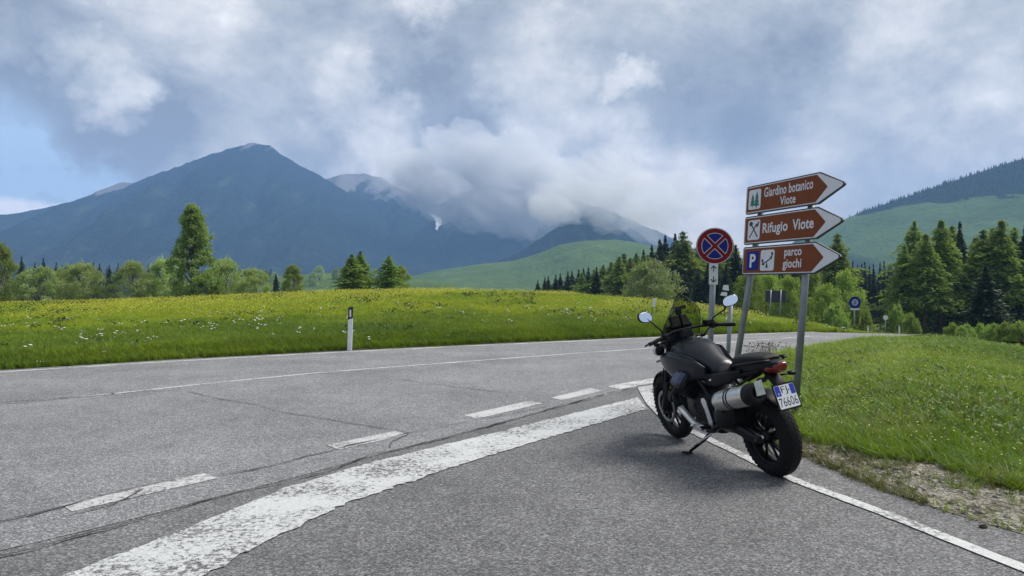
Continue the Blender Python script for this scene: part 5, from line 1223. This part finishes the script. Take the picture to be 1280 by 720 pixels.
hg = MB(); hg.prism([(.645, .575), (.60, .585), (.575, .555), (.545, .47), (.515, .39), (.525, .33), (.565, .325), (.585, .40), (.61, .48), (.65, .545)], .012, lambda a, b_, c: (a, .188 + c, b_)); part('heel_guard', hg, 'alu', bike, .004)
for s_ in (1, -1):
    fp = MB(); fp.tube([(.56, s_ * .17, .335), (.56, s_ * .28, .338)], [.015, .013], 10); fp.box((.56, s_ * .25, .352), (.045, .085, .008)); part('footpeg', fp, 'plastic')
    pp = MB(); pp.tube([(.24, s_ * .14, .66), (.27, s_ * .165, .52)], .011, 8); pp.tube([(.27, s_ * .165, .52), (.245, s_ * .25, .53)], .012, 8); part('passenger_peg', pp, 'plastic')
gl = MB(); gl.tube([(.57, .20, .34), (.67, .215, .33), (.77, .225, .325)], .008, 8); gl.tube([(.765, .215, .325), (.765, .27, .325)], .010, 8); part('gear_lever', gl, 'alu')
ft_z = math.tan(LEAN)
st = MB(); st.tube([(.62, .135, .285), (.70, .20, .19), (.84, .275, .275 * ft_z + .03)], [.018, .015, .013], 12); stn = part('side_stand', st, 'plastic')
st = MB(); st.tube([(.845, .255, .255 * ft_z + .012), (.885, .285, .285 * ft_z + .012), (.90, .325, .325 * ft_z + .013), (.875, .34, .34 * ft_z + .013), (.83, .31, .31 * ft_z + .012), (.825, .275, .275 * ft_z + .012), (.845, .255, .255 * ft_z + .012)], .0085, 8, False); part('stand_foot', st, 'plastic', stn)
st = MB(); st.tube([(.60, .16, .27), (.74, .235, .16)], .0065, 8); part('stand_spring', st, 'chrome', stn)
# tank, fairings, beak
tk = MB(); tk.loft([section(.46, .80, .085, .04, 2.4), section(.52, .82, .105, .07, 2.4), section(.62, .835, .115, .09, 2.3), section(.74, .865, .150, .138, 2.3), section(.88, .89, .180, .162, 2.4), section(1.02, .895, .19, .160, 2.5), section(1.14, .895, .165, .135, 2.5), section(1.23, .90, .11, .10, 2.4), section(1.26, .905, .07, .06, 2.4)]); tank = part('fuel_tank', tk, 'matte')
cp = MB(); cp.lathe((1.00, 0, 1.048), (-.05, 0, 1), [(.001, .014), (.040, .014), (.046, .008), (.046, -.01)], 24); part('filler_cap', cp, 'engine', tank)
for s_ in (1, -1):
    sd2 = MB(); sd2.loft([section(.58, .80, .012, .05, 3, yc=s_ * .150), section(.72, .815, .028, .095, 2.6, yc=s_ * .178), section(.88, .825, .040, .125, 2.6, yc=s_ * .198), section(1.04, .835, .044, .120, 2.6, yc=s_ * .205), section(1.18, .845, .036, .085, 2.6, yc=s_ * .190), section(1.30, .848, .022, .05, 2.6, yc=s_ * .165), section(1.38, .85, .008, .022, 2.6, yc=s_ * .145)]); part('side_fairing', sd2, 'matte')
    ridge_ = MB(); ridge_.tube([(1.22, s_ * .192, .925), (1.05, s_ * .222, .952), (.86, s_ * .212, .945), (.68, s_ * .17, .905)], [.004, .012, .012, .003], 8); part('fairing_edge', ridge_, 'matte')
bk = MB(); bk.loft([section(1.20, .80, .10, .035, 3), section(1.33, .815, .095, .032, 3), section(1.47, .815, .075, .022, 3), section(1.60, .79, .055, .014, 3), section(1.70, .765, .040, .010, 3), section(1.74, .75, .018, .005, 3)]); part('beak', bk, 'matte')
# seat and tail
se = MB(); se.loft([section(.56, .845, .075, .03, 2.6), section(.50, .81, .105, .045, 2.6), section(.40, .79, .135, .05, 2.8), section(.28, .815, .145, .055, 2.8), section(.20, .875, .135, .065, 2.8)]); part('rider_seat', se, 'seat')
se = MB(); se.loft([section(.245, .89, .09, .05, 2.6), section(.20, .92, .115, .052, 2.8), section(.08, .942, .12, .046, 2.8), section(-.06, .957, .108, .040, 2.8), section(-.15, .962, .09, .032, 2.8), section(-.18, .962, .06, .015, 2.8)]); part('pillion_seat', se, 'seat')
tl = MB(); tl.loft([section(.25, .83, .10, .05, 3), section(.10, .865, .115, .055, 3), section(-.06, .895, .105, .05, 3), section(-.18, .915, .085, .045, 3), section(-.25, .925, .065, .035, 3), section(-.29, .94, .04, .012, 3)]); tail = part('tail_fairing', tl, 'plastic')
lt = MB(); lt.loft([section(-.15, .900, .088, .030, 3), section(-.20, .905, .080, .044, 3), section(-.26, .912, .060, .044, 3), section(-.30, .922, .040, .028, 3), section(-.31, .925, .025, .015, 3)]); part('tail_light', lt, 'red', tail)
for s_ in (1, -1):
    gr = MB(); gr.tube([(.16, s_ * .14, .90), (.05, s_ * .165, .925), (-.12, s_ * .15, .955), (-.20, s_ * .11, .965), (-.23, s_ * .06, .965)], .011, 10); part('grab_rail', gr, 'plastic')
ph = MB(); ph.loft([section(-.12, .86, .055, .03, 3), section(-.20, .80, .05, .035, 3), section(-.245, .74, .045, .03, 3), section(-.262, .70, .04, .03, 3)]); part('plate_hanger', ph, 'plastic')
for s_ in (1, -1):
    ind = MB(); ind.tube([(-.19, s_ * .04, .83), (-.20, s_ * .115, .828)], .008, 8); i_o = part('rear_indicator', ind, 'plastic'); ind = MB(); ind.loft([section(-.235, .828, .022, .012, 2.2, 12, s_ * .135), section(-.20, .83, .034, .018, 2.2, 12, s_ * .138), section(-.165, .83, .02, .01, 2.2, 12, s_ * .135)]); part('indicator_lens', ind, 'plastic', i_o)
pT, pB = Vector((-.262, 0, .775)), Vector((-.322, 0, .600)); pu = (pT - pB).normalized(); PMx = Matrix((Vector((0, -1, 0)), pu, Vector((0, -1, 0)).cross(pu))).transposed().to_4x4(); PMx.translation = (pT + pB) / 2
pp = MB(); pp.prism(rounded(-.100, -.103, .100, .103, .012), -.006); pf = part('licence_plate_frame', pp, 'plastic'); pf.matrix_local = PMx
slab('number_plate', [rounded(-.0885, -.0885, .0885, .0885, .008)], .0005, .0018, BM['plate'], pf)
slab('blue_band', [rounded(-.086, .008, -.042, .086, .004)], .0025, .0006, BM['plate_blue'], pf); slab('blue_band', [rounded(.046, .008, .086, .086, .004)], .0025, .0006, BM['plate_blue'], pf)
lettering('I', -.067, -.061, .018, .034, .0033, BM['plate'], pf, .0); 
lettering('FJ', -.034, .022, .014, .078, .0026, M['black'], pf, .004); lettering('76606', -.080, .080, -.074, -.006, .0026, M['black'], pf, .004)
do = MB(); do.prism(circle(.033, .045, .006, 12), .0008, lambda x, y, z: (x, y, .0025 + z)); part('lettering', do, 'black', pf)
ia = MB(); ia.loft([section(.16, .63, .05, .02, 3), section(.02, .685, .075, .012, 3), section(-.12, .66, .07, .012, 3), section(-.2, .61, .05, .01, 3)]); part('inner_mudguard', ia, 'plastic')
# handlebar, controls, mirrors
bc = Vector((1.06, 0, 1.115))
L_, R_e = Vector((1.035, .40, 1.070)), Vector((.92, -.42, 1.105))
hb_ = MB(); hb_.tube([L_, Vector((1.045, .27, 1.095)), Vector((1.07, .13, 1.13)), bc + Vector((0, .06, .02)), bc + Vector((0, -.06, .02)), Vector((1.055, -.14, 1.135)), Vector((.985, -.28, 1.125)), R_e], .0125, 12); part('handlebar', hb_, 'plastic')
rs_ = MB(); rs_.box((1.075, 0, 1.095), (.06, .11, .075)); part('handlebar_clamp', rs_, 'engine', bike, .01)
for s_, e_, i_ in ((1, L_, Vector((1.045, .27, 1.095))), (-1, R_e, Vector((.985, -.28, 1.125)))):
    g_ = MB(); dd = (e_ - i_).normalized(); g_.tube([i_, i_ + dd * .012, e_ - dd * .005, e_ + dd * .012], [.021, .018, .0175, .02], 14); part('grip', g_, 'plastic')
    sw = MB(); sw.box(i_ - dd * .035, (.055, .05, .06), Matrix.Rotation(s_ * .1, 3, 'Z')); part('switch_block', sw, 'plastic', bike, .012)
    lv = MB(); lv.tube([i_ - dd * .03 + Vector((.035, 0, -.005)), i_ + Vector((.085, 0, -.01)), i_.lerp(e_, .6) + Vector((.085, 0, -.015)), e_ + Vector((.075, 0, -.02)) + dd * .02], [.009, .008, .007, .008], 8); part('lever', lv, 'plastic')
    mi = Vector((.95 if s_ < 0 else .985, s_ * .435, 1.325)); mo = i_ - dd * .02 + Vector((.01, 0, .02))
    ms = MB(); ms.tube([mo, mo + Vector((.01, 0, .04)), mi - Vector((0, s_ * .07, .07)), mi], [.009, .0075, .007, .006], 8); ms_o = part('mirror', ms, 'plastic')
    fw = (Vector((-1, -s_ * .22 - .10, .12))).normalized(); sx_ = Vector((0, 0, 1)).cross(fw).normalized(); uy = fw.cross(sx_); mtx = Matrix((sx_, uy, fw)).transposed()
    def oval(rx_, ry_, z_): return [mi + mtx @ Vector((rx_ * math.copysign(abs(math.cos(q)) ** .8, math.cos(q)), ry_ * math.copysign(abs(math.sin(q)) ** .8, math.sin(q)) + rx_ * .16 * math.cos(q) * (-s_), z_)) for q in np.linspace(0, 6.28318, 28, endpoint=False)]
    sh = MB(); sh.loft([oval(.05, .03, -.03), oval(.078, .048, -.016), oval(.084, .052, .004), oval(.080, .048, .006)]); part('mirror_shell', sh, 'plastic', ms_o)
    mg = MB(); mg.loft([oval(.077, .0455, .0065), oval(.075, .044, .0085)]); part('mirror_glass', mg, 'mirror', ms_o)
rv = MB(); rv.box((1.0, -.20, 1.165), (.06, .075, .045), Matrix.Rotation(.2, 3, 'Z')); part('brake_reservoir', rv, 'plastic', bike, .008)
rv = MB(); rv.tube([(1.01, -.145, 1.13), (1.005, -.155, 1.22)], .004, 6); part('antenna', rv, 'plastic')
# screen, dash, phone holder, lamps
sc_ = MB(); n = 17; k = 13
for iv in range(k):
    v = iv / (k - 1)
    for iu in range(n):
        u = -1 + 2 * iu / (n - 1); wv = .205 * (1 - .06 * v - .30 * max(0, v - .4) ** 1.5); zt_ = 1.05 + .40 * v * (1 - .34 * abs(u) ** 2.2 * v)
        sc_.v.append((1.345 - .235 * v - .15 * u * u * (1 - .25 * v), wv * u * (1 - .22 * v * v), zt_))
for iv in range(k - 1):
    for iu in range(n - 1): sc_.f.append((iv * n + iu, iv * n + iu + 1, (iv + 1) * n + iu + 1, (iv + 1) * n + iu)); sc_.sm.append(True)
edge_ = [sc_.v[iv * n] for iv in range(k)] + [sc_.v[(k - 1) * n + iu] for iu in range(1, n)] + [sc_.v[iv * n + n - 1] for iv in range(k - 2, -1, -1)]
so_ = part('windscreen', sc_, 'glass'); em_ = MB(); em_.tube(edge_, .0035, 6); part('screen_edge', em_, 'plastic', so_); md = so_.modifiers.new('thickness', 'SOLIDIFY'); md.thickness = .004
ds_ = MB(); ds_.box((1.17, 0, 1.20), (.05, .21, .12), Matrix.Rotation(.45, 3, 'Y'), .86); ds_.box((1.20, 0, 1.14), (.07, .26, .06)); part('dashboard', ds_, 'plastic', bike, .012)
pm_ = MB(); pm_.tube([(1.10, .01, 1.14), (1.12, .015, 1.27), (1.10, .015, 1.315)], .012, 8); pm_.box((1.09, .01, 1.335), (.02, .105, .03), Matrix.Rotation(.3, 3, 'Y')); pm_.box((1.095, .035, 1.30), (.03, .045, .055)); part('phone_holder', pm_, 'plastic')
nf = MB(); nf.loft([section(1.16, 1.03, .09, .07, 3), section(1.26, 1.03, .125, .10, 3), section(1.36, 1.02, .12, .10, 3), section(1.44, .99, .09, .075, 3), section(1.47, .98, .06, .05, 3)]); part('headlight_fairing', nf, 'matte2')
hl = MB(); hl.lathe((1.44, 0, .985), (1, 0, -.05), [(.001, .055), (.055, .05), (.07, .03), (.072, -.01)], 28); part('headlight', hl, 'lamp')
for s_ in (1, -1):
    fl = MB(); fl.lathe((1.27, s_ * .205, .955), (1, s_ * .08, 0), [(.001, -.05), (.035, -.045), (.046, -.02), (.048, .02), (.040, .034)], 22); fo = part('auxiliary_lamp', fl, 'plastic')
    fl = MB(); fl.lathe((1.27, s_ * .205, .955), (1, s_ * .08, 0), [(.049, -.012), (.054, -.008), (.054, .024), (.044, .036), (.036, .034)], 22); part('lamp_ring', fl, 'lamp', fo)
    fl = MB(); fl.tube([(1.24, s_ * .20, .93), (1.23, s_ * .12, .86)], .012, 8); part('lamp_bracket', fl, 'plastic', fo)
    fi = MB(); fi.tube([(1.22, s_ * .15, 1.02), (1.21, s_ * .235, 1.02)], .008, 8); f_i = part('front_indicator', fi, 'plastic'); fi = MB(); fi.loft([section(1.185, 1.02, .02, .012, 2.2, 12, s_ * .25), section(1.21, 1.02, .03, .018, 2.2, 12, s_ * .252), section(1.24, 1.02, .018, .01, 2.2, 12, s_ * .25)]); part('indicator_lens', fi, 'plastic', f_i)
ca = MB()
for a_, b_, c_, d_ in (((1.05, .20, 1.10), (1.16, .18, 1.0), (1.2, .10, .92), (1.15, .06, .85)), ((1.0, -.22, 1.12), (1.14, -.2, 1.02), (1.2, -.1, .92), (1.15, -.05, .86)), ((WB - .05, .115, FZ + .08), (1.45, .14, .55), (1.38, .13, .75), (1.25, .08, .9)), ((.62, .19, .62), (.72, .20, .56), (.80, .18, .50), (.84, .15, .42)), ((.52, .17, .50), (.62, .19, .44), (.72, .17, .40), (.8, .16, .42))): ca.tube([a_, b_, c_, d_], .006, 6)
part('cables', ca, 'plastic')
